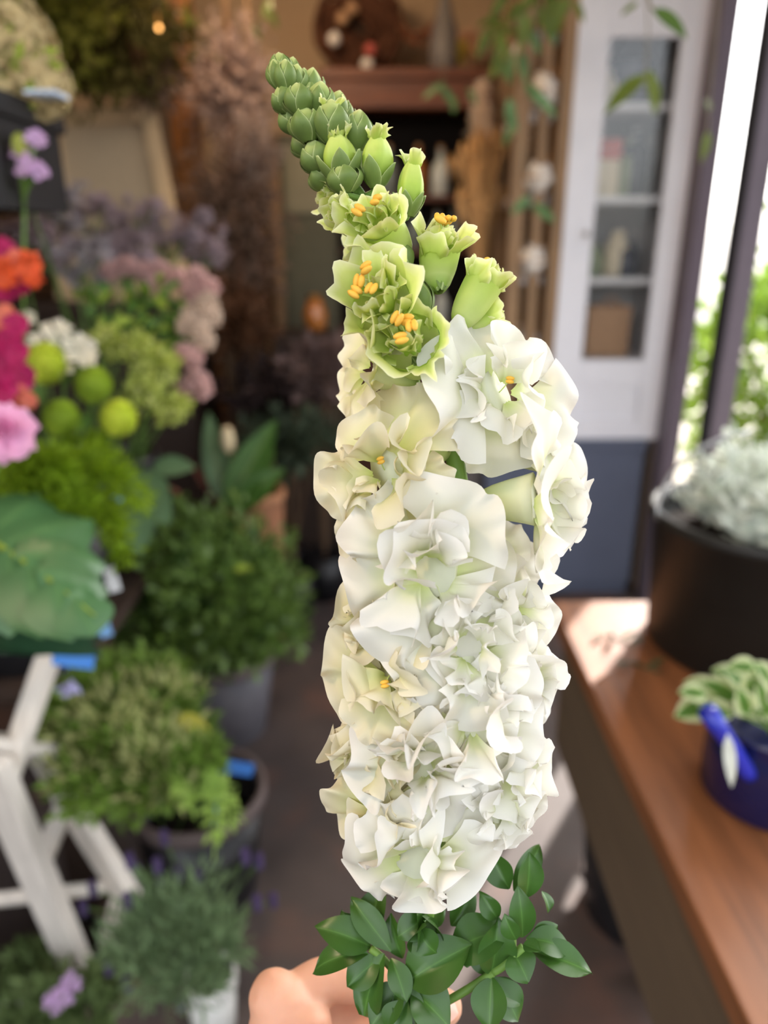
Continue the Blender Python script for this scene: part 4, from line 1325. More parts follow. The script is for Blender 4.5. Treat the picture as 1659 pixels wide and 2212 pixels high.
# herb plant in a black tub with a blue label
hc = PZ(432, 1880, 0.0)
hc = Vector((-.425, 1.365, 0))
t = pot_thing('trailing_herb_tub', 'spreading light green herb in a black tub with a brown rim', hc, .115, .150, .29, M_bucket, M_rim, soilz=.5)
b = MB()
for k, (u, v, d, R, n) in enumerate(((230, 1500, 1.42, 95, 700), (320, 1480, 1.42, 90, 650), (150, 1560, 1.35, 80, 500), (260, 1600, 1.32, 100, 800), (370, 1560, 1.38, 85, 600), (350, 1650, 1.28, 90, 600),
                                     (200, 1690, 1.28, 80, 450), (430, 1640, 1.26, 55, 350), (290, 1700, 1.26, 70, 350))):
    q = P(u, v, d); r = R / F_PX * d
    foliage(b, q, (r, r, r * .8), n, .026, .013, seed=330 + k, shell=.35, up=.4)
bo = MB()
for k, (u, v, d, R, n) in enumerate(((240, 1560, 1.33, 100, 420), (350, 1640, 1.27, 95, 420), (330, 1520, 1.37, 90, 300), (180, 1640, 1.3, 80, 260))):
    q = P(u, v, d); r = R / F_PX * d
    foliage(bo, q, (r, r, r * .8), n, .03, .009, seed=920 + k, shell=.6, up=.6)
bo.build('young_shoots', mat('herb_olive', (176, 180, 118), rough=.5, trans=.35, var=.3, scale=12), t, kind='stuff', smooth=False)
b.build('foliage', mat('herb_leaf', (118, 148, 62), rough=.5, trans=.35, var=.4, scale=12), t, kind='stuff', smooth=False)
b = MB()
for k, (a, c_, e) in enumerate((((380, 1640, 1.28), (470, 1600, 1.22), (490, 1780, 1.2)), ((390, 1660, 1.27), (480, 1640, 1.2), (462, 1860, 1.19)), ((400, 1650, 1.26), (500, 1660, 1.2), (506, 1800, 1.18)), ((330, 1670, 1.26), (400, 1640, 1.2), (420, 1770, 1.18)))):
    pts = bez(P(*a), P(*c_), P(*e), 12)
    b.tube(pts, .0014, 5)
    rn = random.Random(345 + k)
    for i, q in enumerate(pts[3:11]):
        for _ in range(9):
            b.chip(q + rdir(rn) * .006, (rdir(rn) + Vector((0, 0, -.8))).normalized(), rdir(rn), .026, .01)
b.build('trailing_sprigs', mat('herb_trail', (166, 196, 96), rough=.5, trans=.4, var=.25, scale=20), t, kind='stuff', smooth=False)
b = MB()
rn = random.Random(350)
for k in range(22):
    e = P(rn.uniform(140, 440), rn.uniform(1480, 1700), rn.uniform(1.28, 1.4))
    b.tube(bez(hc + Vector((rn.uniform(-.08, .08), rn.uniform(-.08, .08), .15)), hc + Vector((rn.uniform(-.1, .1), 0, .36)), e, 6), .002, 5)
b.build('stems', M_stem, t, kind='stuff')
A_, E_ = P(385, 1545, 1.3), P(455, 1578, 1.27)
b = MB(); b.leaf(A_, E_ - A_, V(.1, .6, .7), (E_ - A_).length, .03, curl=.4); b.build('yellow_leaf', mat('leaf_yellow', (196, 190, 82), rough=.5, trans=.3, var=.1), t, label='yellowing leaf')
q = P(506, 1652, 1.36)
t = thing('plant_label', 'blue label strip set in the black tub of trailing herb', 'label', q)
b = MB(); b.beam(P(468, 1652, 1.28), P(546, 1664, 1.33), .003, .022, up=UP); b.build('card', mat('label_blue_deep', (48, 104, 176), rough=.45, var=.04), t, smooth=False)
b = MB(); b.tube([P(475, 1655, 1.285), hc + Vector((.03, -.03, .14))], .003, 6); b.build('stake', M_blue, t)
# dark tub shadow neighbour
# lavender
lc = PZ(448, 2290, 0)
lc = Vector((-.335, 1.03, 0))
t = pot_thing('potted_lavender', 'bushy lavender with purple spikes in a white pot', lc, .038, .05, .14, mat('pot_white', (206, 204, 198), rough=.5, var=.05), mat('pot_white_rim', (216, 214, 208), rough=.5, var=.05))
M_lavleaf = mat('lavender_leaf', (122, 146, 104), rough=.6, trans=.3, var=.3, scale=20)
M_lavfl = mat('lavender_flower', (88, 72, 112), rough=.7, trans=.2, var=.2)
b = MB()
for k, (u, v, d, R, n) in enumerate(((330, 1990, 1.22, 80, 420), (420, 1980, 1.2, 80, 420), (470, 2040, 1.16, 60, 320), (340, 2090, 1.16, 75, 420), (410, 2110, 1.14, 75, 420), (280, 2040, 1.22, 55, 260))):
    q = P(u, v, d); r = R / F_PX * d
    foliage(b, q, (r, r, r), n, .034, .005, seed=360 + k, shell=.15, up=.7)
b.build('foliage', M_lavleaf, t, kind='stuff', smooth=False)
rn = random.Random(370)
b = MB(); tops = []
for (u, v) in ((280, 1860), (355, 1810), (340, 1870), (295, 1880), (385, 1890), (430, 1900), (275, 1945), (420, 1940), (315, 1975), (390, 1965), (370, 2060), (345, 1915), (560, 1860), (555, 1950), (590, 1945), (530, 1850), (200, 1920), (180, 1960), (235, 2090), (275, 2125), (390, 2170)):
    q = P(u, v, 1.22 + rn.uniform(-.04, .06))
    tops.append(q)
    b.tube(bez(lc + Vector((rn.uniform(-.03, .03), rn.uniform(-.03, .03), .12)), lc + Vector((0, 0, .25)), q, 7), .0012, 5)
b.build('stems', M_stem, t, kind='stuff')
for q in tops:
    b = MB()
    for j in range(5):
        for i in range(5):
            a = i * 1.257 + j * .6
            b.bead(q + Vector((math.cos(a) * .0042, math.sin(a) * .0042, (j - 2) * .006)), .0042)
    b.build('flower_spike', M_lavfl, t)

# low plant with a pink blossom in the corner, in a dark pot
kc = Vector((-.64, 1.12, 0))
t = pot_thing('potted_daisy_bush', 'low grey green plant with one pink blossom under the white stand', kc, .05, .068, .11, M_bucket, M_bucket)
b = MB()
for k, (u, v, d, R, n) in enumerate(((60, 2100, 1.42, 60, 260), (110, 2170, 1.32, 60, 300), (190, 2180, 1.3, 60, 300), (225, 2120, 1.36, 45, 200), (60, 2200, 1.36, 60, 240))):
    q = P(u, v, d); r = R / F_PX * d
    foliage(b, q, (r, r, r), n, .032, .012, seed=380 + k, shell=.2, up=.5)
b.build('foliage', mat('daisy_leaf', (106, 126, 76), rough=.6, trans=.3, var=.3, scale=20), t, kind='stuff', smooth=False)
q = P(138, 2150, 1.22)
for dx, dy in ((0, 0), (-18, 12), (14, -22)):
    q2 = P(138 + dx, 2150 + dy, 1.24)
    ring_bloom(t, q2, V(.2, .5, .7), .02, 6, M_plilac, 400 + dx, op=65, A=.4)
b = MB(); b.tube(bez(kc + Vector((0, 0, .1)), P(110, 2210, 1.3), q), .0015, 6); b.build('stem', M_stem, t)

# dark dried things on the floor at the back, behind the aisle
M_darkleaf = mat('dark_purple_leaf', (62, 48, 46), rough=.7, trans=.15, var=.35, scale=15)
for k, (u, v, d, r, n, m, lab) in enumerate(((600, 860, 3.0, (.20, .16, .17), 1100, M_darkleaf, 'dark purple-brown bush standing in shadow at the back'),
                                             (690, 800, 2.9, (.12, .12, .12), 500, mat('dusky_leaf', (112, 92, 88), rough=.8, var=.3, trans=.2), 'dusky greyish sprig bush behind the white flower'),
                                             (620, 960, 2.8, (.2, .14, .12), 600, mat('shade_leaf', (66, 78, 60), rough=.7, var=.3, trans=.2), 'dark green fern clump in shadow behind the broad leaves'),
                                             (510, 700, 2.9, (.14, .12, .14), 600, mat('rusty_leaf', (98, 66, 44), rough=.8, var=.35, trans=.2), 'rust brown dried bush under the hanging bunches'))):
    q = P(u, v, d)
    t = thing('shadow_bush', lab, 'plant', (q.x, q.y, 0), 'dark bushes at the back')
    b = MB(); b.lathe((q.x, q.y, 0), [(.07, 0), (.09, .2), (.08, .2), (.01, .18)], 24); b.build('pot', M_bucket, t)
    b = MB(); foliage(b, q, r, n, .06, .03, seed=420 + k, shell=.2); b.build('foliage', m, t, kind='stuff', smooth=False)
    b = MB()
    rn = random.Random(430 + k)
    for j in range(9):
        b.tube(bez((q.x, q.y, .15), (q.x + rn.uniform(-.05, .05), q.y, q.z * .6), q + rdir(rn) * r[0] * .7), .005, 5)
    b.build('stems', M_bark, t)
t = thing('amber_jar', 'orange amber jar glowing dimly low at the back beside the hutch', 'jar', P(690, 690, 3.15))
q = P(682, 715, 3.15)
t.location = (q.x, q.y, q.z)
b = MB(); b.lathe(q, [(.03, 0), (.045, .02), (.05, .07), (.035, .11), (.03, .13), (.028, .13)], 20); b.build('vessel', M_amber, t)
b = MB(); b.lathe(q + Vector((0, 0, .13)), [(.033, 0), (.033, .015), (.01, .02)], 16); b.build('lid', M_brass, t)
b = MB(); b.box((q.x - .16, q.y - .12, 0), (q.x + .06, q.y + .14, q.z)); o = b.build('storage_crate', M_darkwood, loc=None, smooth=False)
setp(o, 'dark wooden crate stack under the amber jar', 'crate')

# ------------------------------------------------------------------ hanging vines, upper right
M_vine = mat('vine_leaf', (104, 140, 88), rough=.45, trans=.35, var=.25, scale=20)
M_vine_d = mat('vine_leaf_olive', (104, 120, 50), rough=.45, trans=.35, var=.25, scale=20)
M_vstem = mat('vine_stem', (120, 110, 84), rough=.6, var=.15)
def vine(lab, pts, d, leaves, seed, m):
    rn = random.Random(seed)
    qs = [P(u, v, d) for u, v in pts]
    t = thing('hanging_vine', lab, 'vine', qs[0], 'vines trailing from the ceiling')
    hook = Vector((qs[0].x, qs[0].y, ZC))
    b = MB(); b.tube([hook] + qs, .0016, 6); b.build('vine_stem', M_vstem, t)
    for k, (u, v, du, dv) in enumerate(leaves):
        A_ = P(u, v, d + rn.uniform(-.04, .04))
        E_ = A_ + RT * (du / F_PX * d) - UP * (dv / F_PX * d) + FW * rn.uniform(-.03, .03)
        L = (E_ - A_).length
        b = MB(); b.leaf(A_, E_ - A_, V(rn.uniform(-.5, .5), .3, .8), L, L * .36, curl=.3, fold=.2, nu=6, nv=4, seed=k); b.build('leaf', m, t)
vine('vine trailing in front of the brown rack posts', [(1110, -60), (1105, 150), (1120, 300), (1150, 440), (1170, 470)], 2.3,
     [(1100, 210, 8, 66), (1090, 230, 30, 50), (1115, 260, -30, 48), (1150, 200, 60, 40), (1135, 180, 40, 60), (1145, 425, -40, 40), (1150, 440, 45, 45), (1125, 110, 15, 60), (1105, 110, -10, 70), (1140, 60, 28, 55), (1180, 30, 15, 70)], 1, M_vine)
vine('thick leafy vine clump crossing above the brown rack', [(1150, -80), (1170, 20), (1100, 60), (1060, 80)], 2.15,
     [(1200, -10, 20, 55), (1230, -10, -30, 60), (1240, 0, 22, 50), (1160, 10, 30, 60), (1130, 5, -40, 45), (1090, 45, -60, 30), (1100, 60, -40, 50), (1070, 70, 30, 50), (1120, 20, 20, 60), (1215, 20, -20, 60), (1080, 40, -50, 20), (1185, -20, 10, 60), (1110, 30, 50, 40), (1060, 60, -30, 60), (1085, 100, -20, 60), (1145, 30, -20, 70), (1070, 110, 20, 55), (1165, -30, -40, 60), (1100, -20, -40, 50), (1075, 60, 60, 10)], 2, M_vine_d)
vine('thin vine of olive leaves dangling before the white cupboard', [(1395, -60), (1400, 60), (1395, 170), (1400, 215)], 1.55,
     [(1378, 5, -36, 22), (1400, 150, 18, 66), (1395, 160, -85, 64), (1410, 165, 22, 66)], 3, M_vine_d)
vine('vine with one long dark leaf nearest the lens', [(1395, -40), (1405, 15), (1412, 25)], 1.2,
     [(1412, 18, 62, 72)], 4, mat('vine_leaf_dark', (84, 112, 52), rough=.45, trans=.3, var=.15))
vine('single drop vine hanging against the grey door post', [(1555, -60), (1530, 270), (1528, 285)], 1.7, [(1530, 282, -4, 62), (1530, 240, 10, -40)], 5, M_vine_d)
vine('short vine with two leaves over the hutch shelf edge', [(960, -60), (960, 150), (950, 200)], 2.6, [(960, 180, -50, 22), (975, 205, 5, 45), (950, 185, 40, 40), (1010, 190, 20, 40)], 6, M_vine)
vine('sparse vine hanging high before the beige wall', [(590, -60), (585, 10), (550, 60)], 2.5, [(585, 0, -15, 45), (575, 15, 25, 40), (550, 50, 10, 40), (400, 20, 15, 45), (410, 0, -20, 40)], 7, M_vine_d)

# ------------------------------------------------------------------ the snapdragon
M_sdstem = mat('snapdragon_stem', (112, 146, 66), rough=.5, trans=.1, var=.1)
RW = [(0, (196, 212, 120)), (.3, (222, 228, 176)), (.6, (236, 234, 216)), (1, (243, 240, 233))]
RC = [(0, (190, 206, 100)), (.4, (222, 222, 160)), (.8, (234, 226, 190)), (1, (239, 231, 206))]
RL = [(0, (150, 186, 58)), (.4, (186, 208, 92)), (.8, (214, 224, 128)), (.95, (236, 238, 176)), (1, (244, 244, 200))]
M_pw = mat('petal_white', (0, 0, 0), rough=.55, spec=.25, trans=.33, var=.015, scale=120, ramp=RW)
M_pc = mat('petal_cream_warmlit', (0, 0, 0), rough=.55, spec=.25, trans=.33, var=.02, scale=120, ramp=RC)  # cream tone also carries the warm light on the left florets
M_pl = mat('petal_lime', (0, 0, 0), rough=.45, spec=.35, trans=.32, var=.05, scale=150, ramp=RL)
M_tubel = mat('tube_lime', (0, 0, 0), rough=.45, spec=.35, trans=.25, var=.05, scale=150, ramp=[(0, (142, 178, 62)), (.35, (206, 220, 140)), (1, (186, 208, 92))])
M_tubew = mat('tube_white', (0, 0, 0), rough=.5, spec=.3, trans=.3, var=.03, scale=150, ramp=[(0, (170, 198, 96)), (.5, (222, 230, 170)), (1, (240, 242, 214))])
M_sepal = mat('sepal_green', (0, 0, 0), rough=.5, spec=.3, trans=.15, var=.12, scale=200, ramp=[(0, (112, 134, 68)), (.7, (130, 150, 84)), (.9, (168, 184, 118)), (1, (200, 210, 154))])
M_bud = mat('bud_green', (0, 0, 0), rough=.5, spec=.3, trans=.12, var=.1, scale=250, ramp=[(0, (110, 130, 64)), (.6, (140, 160, 86)), (.9, (190, 202, 128)), (1, (216, 222, 160))])
M_budy = mat('bud_yellowgreen', (0, 0, 0), rough=.45, spec=.35, trans=.2, var=.06, scale=250, ramp=[(0, (130, 166, 64)), (.5, (180, 206, 84)), (.9, (214, 226, 128)), (1, (238, 240, 176))])
M_anther = mat('anther_yellow', (238, 186, 74), rough=.55, var=.1, scale=300)
M_fila = mat('filament', (196, 214, 128), rough=.5, var=.05)
M_sdleaf = mat('snapdragon_leaf', (0, 0, 0), rough=.33, spec=.5, trans=.14, var=.18, scale=70,
               ramp=[(0, (58, 94, 34)), (.8, (62, 98, 36)), (.95, (70, 108, 44)), (1, (88, 128, 58))])

AX = [(603, 140, .292), (650, 215, .290), (700, 300, .288), (765, 400, .286), (835, 510, .284), (905, 620, .281), (945, 720, .279), (965, 860, .278),
      (985, 1010, .277), (1000, 1090, .277), (1000, 1300, .278), (985, 1500, .279), (960, 1700, .281), (930, 1900, .285), (900, 2080, .290), (885, 2212, .294), (865, 2500, .305), (840, 2900, .32)]


def axis(v):
    for (a, b_) in zip(AX, AX[1:]):
        if v <= b_[1]:
            s = max(0, (v - a[1]) / (b_[1] - a[1]))
            return (a[0] + (b_[0] - a[0]) * s, v, a[2] + (b_[2] - a[2]) * s)
    return AX[-1]


root_p = P(*AX[-1])
SD = thing('snapdragon', 'tall double white snapdragon with green buds at its bent tip, held up close', 'flower', root_p)
fine = []
for (a, b_) in zip(AX, AX[1:]):
    for j in range(4):
        fine.append(P(*[a[i] + (b_[i] - a[i]) * j / 4 for i in range(3)]))
fine.append(P(*AX[-1]))
for _ in range(6):
    fine = [fine[0]] + [(fine[i - 1] + fine[i] * 2 + fine[i + 1]) / 4 for i in range(1, len(fine) - 1)] + [fine[-1]]
nf = len(fine)
b = MB(); b.tube(fine, [.0011 + .0026 * min(1, i / nf * 2.0) for i in range(nf)], 14)
b.build('stem', M_sdstem, SD)


def calyx(par, B, f, R, n, seed, L=1.0, m=None):
    """Sepals hugging the base of a flower at B that points along f."""
    rn = random.Random(seed)
    u_ = f.orthogonal().normalized()
    r_ = f.cross(u_)
    for i in range(n):
        a = 2 * PI * i / n + rn.uniform(-.2, .2)
        rad = u_ * math.cos(a) + r_ * math.sin(a)
        o = math.radians(rn.uniform(24, 40))
        d = f * math.cos(o) + rad * math.sin(o)
        z = f * math.sin(o) - rad * math.cos(o)
        b = MB(); b.leaf(B + rad * R * .12, d, z, R * L * rn.uniform(.85, 1.1), R * .62, curl=-.55, fold=.35, nu=6, nv=4, seed=i); b.build('sepal', m or M_sepal, par)


def anthers(par, M, f, R, n, seed, size=.0034):
    rn = random.Random(seed)
    u_ = (UP - f * UP.dot(f)).normalized()
    r_ = u_.cross(f)
    for i in range(n):
        a = 2 * PI * i / n + rn.random()
        q = M + (u_ * math.cos(a) + r_ * math.sin(a)) * R * rn.uniform(.12, .3) + f * R * rn.uniform(.05, .25)
        d = (u_ * math.cos(a + 1.2) + r_ * math.sin(a + 1.2) + f * .3).normalized()
        s = d.cross(f).normalized()
        b = MB()
        for k in (-1, 1):
            c_ = q + s * size * .34 * k
            b.tube([c_ - d * size * .8, c_ - d * size * .5, c_, c_ + d * size * .5, c_ + d * size * .8], [size * .15, size * .34, size * .42, size * .34, size * .15], 8)
        b.build('anther', M_anther, par)
        b = MB(); b.tube(bez(M - f * R * .4, M - f * R * .1, q - f * size * .3, 4), size * .12, 5); b.build('filament', M_fila, par)


def frame_for(f):
    u_ = (UP - f * UP.dot(f))
    if u_.length < .05: u_ = RT - f * RT.dot(f)
    u_.normalize()
    return u_, u_.cross(f)


def floret(u, v, d, face, Rp, tint='w', base=None, seed=0, n_in=5, na=0, op=76, spin=0.0, amp=.17, sizes=None, sep=True, A=1.05, bend=.7):
    f = V(*face)
    R = Rp / F_PX * d
    M = P(u, v, d)
    bs = base if base is not None else axis(v + 45)
    B = P(*bs) if len(bs) == 3 else P(bs[0], bs[1], axis(bs[1])[2])
    m, mt = {'w': (M_pw, M_tubew), 'c': (M_pc, M_tubew), 'l': (M_pl, M_tubel)}[tint]
    u_, r_ = frame_for(f)
    rn = random.Random(seed)
    D0 = M - f * R * .35
    pts = bez(B, (B + D0) / 2 - f * (D0 - B).length * .15, D0, 7)
    fl = MB(); fl.tube(pts, [R * x for x in (.08, .14, .19, .23, .26, .29, .32, .36)], 14, cap=True)
    FL = fl.build('floret', mt, SD)
    if sep: calyx(FL, B, (pts[2] - pts[0]).normalized(), R * .38, 4, seed + 5)
    for i in range(5):
        a = spin + [0.62, -0.62, 1.85, -1.85, PI][i] + rn.uniform(-.15, .15)
        rad = u_ * math.cos(a) + r_ * math.sin(a)
        o = math.radians(op + rn.uniform(-14, 14))
        dr_ = f * math.cos(o) + rad * math.sin(o)
        z = f * math.sin(o) - rad * math.cos(o)
        L = R * rn.uniform(.9, 1.12) * (sizes[i] if sizes else 1)
        b = MB(); ruffle(b, D0 + rad * R * .2, dr_, z, L, A * rn.uniform(.9, 1.15), bend * rn.uniform(.2, 1.5), amp * rn.uniform(.9, 1.5), rn.choice((4, 5, 6)), .08, seed * 17 + i, 14, 34, .034, frill=.075)
        b.build('petal', m, FL)
    for i in range(n_in):
        a = rn.uniform(0, 2 * PI)
        rad = u_ * math.cos(a) + r_ * math.sin(a)
        o = math.radians(rn.uniform(12, 62))
        dr_ = f * math.cos(o) + rad * math.sin(o)
        z = (f * math.sin(o) - rad * math.cos(o))
        L = R * rn.uniform(.5, .85)
        b = MB(); ruffle(b, D0 + rad * R * .14, dr_, z, L, rn.uniform(.6, 1.05), rn.uniform(-.4, 1.5), amp * rn.uniform(1.3, 2.1), rn.choice((3.5, 4.5, 5.5)), rn.uniform(-.1, .25), seed * 19 + i + 50, 12, 26, .035, xamp=.8, frill=.07)
        b.build('inner_petal', m, FL)
    if na: anthers(FL, M - f * R * .2, f, R * .7, na, seed, .0019)
    return FL


def young(u, v, d, face, Rp, base, seed=0, na=0, lobes=5, op=26, m=None, n_in=10, point=.3, L=1.0):
    """A half-open lime floret: a ribbed cup with toothed lobes."""
    f = V(*face)
    R = Rp / F_PX * d
    M = P(u, v, d)
    B = P(base[0], base[1], base[2] if len(base) == 3 else axis(base[1])[2])
    u_, r_ = frame_for(f)
    rn = random.Random(seed)
    ln = (M - B).length
    pts = bez(B, M - f * (R * .75 + ln * .55), M - f * R * .75, 8)
    fl = MB(); fl.tube(pts, [R * x for x in (.14, .36, .52, .62, .7, .76, .80, .83, .85)], 18, cap=False)
    FL = fl.build('young_floret', M_tubel, SD)
    calyx(FL, B - (pts[1] - pts[0]).normalized() * R * .1, (pts[2] - pts[0]).normalized(), R * .95, 4, seed + 3)
    mm = m or M_pl
    for i in range(lobes):
        a = 2 * PI * i / lobes + rn.uniform(-.2, .2)
        rad = u_ * math.cos(a) + r_ * math.sin(a)
        o = math.radians(op * .6 + rn.uniform(-12, 12))
        dr_ = f * math.cos(o) + rad * math.sin(o)
        z = f * math.sin(o) - rad * math.cos(o)
        Lp = R * .98 * L * rn.uniform(.75, 1.25) / .55
        b = MB(); ruffle(b, M - f * R * .8 + rad * R * .8 - dr_ * Lp * .45, dr_, z, Lp, .8, rn.uniform(-.1, .5), .1, 5.5, .2, seed * 23 + i, 9, 20, .06, s0=.45, point=point, frill=.015)
        b.build('petal', mm, FL)
    for i in range(n_in):
        a = rn.uniform(0, 2 * PI)
        rad = u_ * math.cos(a) + r_ * math.sin(a)
        o = math.radians(rn.uniform(-18, 34))
        dr_ = f * math.cos(o) + rad * math.sin(o)
        z = f * math.sin(o) - rad * math.cos(o)
        b = MB(); ruffle(b, M - f * R * .95 + rad * R * .42, dr_, z, R * rn.uniform(.8, 1.2), .7, rn.uniform(-.3, .9), .17, 5, .15, seed * 29 + i, 8, 16, .07, point=.3, frill=.02)
        b.build('inner_petal', mm, FL)
    if na: anthers(FL, M + f * R * .02, f, R * 1.4, na, seed, .0029)
    return FL


def bud(u, v, d, wp, hp, dirp, seed=0, m=None, ns=5, tw=.2, sep=.9, open_tip=False):
    """A closed bud centred at (u, v) pointing along dirp (picture right, up)."""
    f = V(dirp[0], dirp[1], tw)
    w, h = wp / F_PX * d, hp / F_PX * d
    c_ = P(u, v, d)
    B = c_ - f * h * .5
    u_, r_ = frame_for(f)
    rn = random.Random(seed)
    vs, fs, al = [], [], []
    seg, rings = 20, 14
    ph = rn.random() * 6
    for i in range(rings + 1):
        s = i / rings
        r = w * .5 * (math.sin(PI * (s ** 1.0 * .93 + .06)) ** .8)
        for k in range(seg):
            a = 2 * PI * k / seg
            rr_ = r * (1 + .09 * math.cos(5 * a + ph + 2.2 * s))
            vs.append(B + f * (s * h) + (u_ * math.cos(a) + r_ * math.sin(a)) * rr_)
            al.append(s)
    for i in range(rings):
        for k in range(seg):
            k2 = (k + 1) % seg
            fs.append((i * seg + k, i * seg + k2, (i + 1) * seg + k2, (i + 1) * seg + k))
    fs.append(tuple(range(seg - 1, -1, -1)))
    fs.append(tuple(rings * seg + k for k in range(seg)))
    b = MB(); b.add(vs, fs, al)
    BD = b.build('bud', m or M_bud, SD)
    for i in range(ns):
        a0 = 2 * PI * i / ns + rn.uniform(-.15, .15) + ph
        vs, fs, al = [], [], []
        nu, nv = 7, 6
        top = sep * rn.uniform(.85, 1.1)
        for q in range(nu + 1):
            s = q / nu
            ss = s * top
            half = .86 * (1 - s ** 1.7) + .02
            r = w * .5 * (math.sin(PI * min(.985, ss * .93 + .06)) ** .8) * 1.06 + w * .035 * (1 + i % 2)
            for k in range(nv + 1):
                t = -1 + 2 * k / nv
                a = a0 + half * t
                rr_ = r * (1 + .13 * (1 - abs(t)) + .1 * s * s)
                vs.append(B + f * (ss * h - h * .015) + (u_ * math.cos(a) + r_ * math.sin(a)) * rr_)
                al.append(max(abs(t) ** 4, s ** 5))
        for q in range(nu):
            for k in range(nv):
                x = q * (nv + 1) + k
                fs.append((x, x + 1, x + nv + 2, x + nv + 1))
        b = MB(); b.add(vs, fs, al); b.build('sepal', M_sepal, BD)
    pe = axis(min(v + hp * .7, 2000))
    b = MB(); b.tube(bez(B + f * h * .04, B - f * h * .1, P(*pe), 4), w * .12, 6); b.build('pedicel', M_sdstem, BD)
    if open_tip:
        for i in range(5):
            a = rn.uniform(0, 6.28)
            rad = u_ * math.cos(a) + r_ * math.sin(a)
            b = MB(); ruffle(b, B + f * h * .7 + rad * w * .2, f + rad * .25, -rad + f * .2, h * .42, .55, rn.uniform(-.3, .8), .15, 5, .1, seed * 7 + i, 6, 10, .06, point=.25); b.build('petal_tip', M_pl, BD)


# tight buds of the tip
for i, (u, v, w, h, dx, dy, dd) in enumerate((
        (606, 142, 34, 46, -.15, 1, 0), (598, 160, 32, 52, -.25, 1, -.003), (618, 163, 36, 56, -.05, 1, -.005), (640, 172, 34, 54, .1, 1, -.002), (630, 150, 28, 44, .15, 1, .003),
        (672, 182, 38, 58, .15, 1, .002), (655, 178, 30, 50, .1, 1, .006), (614, 215, 44, 50, -.45, 1, -.002), (645, 214, 46, 56, -.12, 1, -.008), (690, 214, 46, 62, .12, 1, -.005), (668, 205, 34, 54, 0, 1, 0),
        (728, 230, 40, 56, .2, 1, .003), (744, 244, 34, 44, .35, 1, .006), (630, 258, 42, 52, -.5, 1, .002), (662, 268, 54, 62, -.2, 1, -.007), (716, 262, 58, 76, .0, 1, -.009), (700, 245, 40, 60, 0, 1, -.002),
        (772, 284, 54, 76, .12, 1, -.003), (658, 308, 44, 52, -.5, 1, .004), (684, 338, 54, 62, -.4, 1, -.004), (700, 380, 50, 56, -.4, 1, 0), (716, 310, 50, 64, -.2, 1, 0), (760, 330, 50, 80, 0, 1, .002))):
    bud(u, v, .288 + dd, w * 1.22, h * 1.16, (dx, dy), seed=600 + i, m=M_bud, open_tip=(i in (15,)))
bud(733, 340, .279, 72, 108, (-.12, 1), seed=640, m=M_budy, sep=.55, open_tip=True)
bud(815, 345, .280, 66, 116, (.02, 1), seed=641, m=M_budy, sep=.5, open_tip=True)
bud(888, 402, .281, 56, 122, (.08, 1), seed=642, m=M_budy, sep=.42, open_tip=True)
bud(742, 385, .277, 64, 62, (-.2, 1), seed=643, sep=.95)

# half-open lime florets
young(715, 452, .268, (-.75, .25, .6), 40, (775, 500), 701, lobes=6, op=5)
young(800, 452, .260, (-.45, .35, .85), 58, (878, 548), 702, na=2, op=20)
young(690, 410, .290, (-.95, .1, .1), 40, (745, 435), 703, op=25)
young(745, 538, .290, (-.98, .05, .05), 54, (815, 565), 704, op=20)
young(958, 490, .272, (.12, .85, .55), 54, (950, 628, .276), 705, na=4, op=14, L=1.1)
young(1066, 575, .274, (.5, .85, .15), 50, (985, 708, .277), 706, na=1, op=4, L=1.15)
young(1082, 680, .285, (.8, .4, .05), 40, (1030, 730, .284), 707, op=20)
young(795, 622, .252, (-.4, .25, .88), 84, (895, 700, .278), 708, na=4, op=32)
young(872, 712, .250, (-.25, .2, .95), 80, (930, 812, .276), 709, na=4, op=34)
bud(905, 640, .277, 50, 90, (-.4, 1), seed=644, sep=.9)
bud(862, 555, .275, 56, 70, (-.5, .9), seed=645, sep=.95)

# open white florets, from the top down
floret(775, 790, .277, (-.75, .25, .5), 105, 'c', (905, 830), 801, n_in=5, op=60, amp=.1)
floret(1098, 835, .262, (.22, .1, .97), 155, 'w', (985, 890), 802, n_in=8, na=1, op=76, sizes=(.85, .95, 1.0, 1.1, 1.0))
floret(815, 1015, .257, (-.3, .0, .95), 150, 'c', (985, 960), 803, n_in=9, na=1, op=78, sizes=(1.35, .8, .95, .9, 1.15))
floret(1225, 985, .280, (.9, .1, .3), 100, 'w', (1020, 960), 804, n_in=4, op=75)
floret(1212, 1085, .266, (.9, -.12, .36), 165, 'w', (1020, 1090), 805, n_in=6, op=60, sizes=(1, 1, 1, 1, 1.1))
floret(765, 1165, .280, (-.85, .1, .4), 85, 'c', (985, 1160), 806, n_in=4, op=75)
floret(925, 1225, .248, (-.03, .12, .99), 195, 'w', (1000, 1240), 807, n_in=9, op=80)
floret(1135, 1330, .266, (.6, .05, .75), 110, 'w', (1005, 1330), 808, n_in=7)
floret(785, 1345, .268, (-.65, .05, .7), 110, 'c', (995, 1330), 809, n_in=7)
floret(835, 1450, .257, (-.3, .1, .95), 140, 'c', (985, 1450), 810, n_in=8, na=2)
floret(1025, 1410, .250, (.1, .05, .98), 155, 'w', (990, 1430), 811, n_in=9)
floret(1160, 1470, .266, (.7, 0, .7), 110, 'w', (995, 1480), 812, n_in=8)
floret(1035, 1570, .252, (.1, 0, .99), 150, 'w', (985, 1590), 813, n_in=9, na=1)
floret(795, 1570, .268, (-.6, .1, .75), 105, 'c', (975, 1570), 814, n_in=7)
floret(765, 1665, .268, (-.7, -.05, .68), 112, 'c', (965, 1650), 815, n_in=7)
floret(905, 1665, .253, (-.08, -.05, .99), 150, 'w', (960, 1690), 816, n_in=9)
floret(1135, 1650, .266, (.55, .05, .8), 112, 'w', (975, 1660), 817, n_in=8)
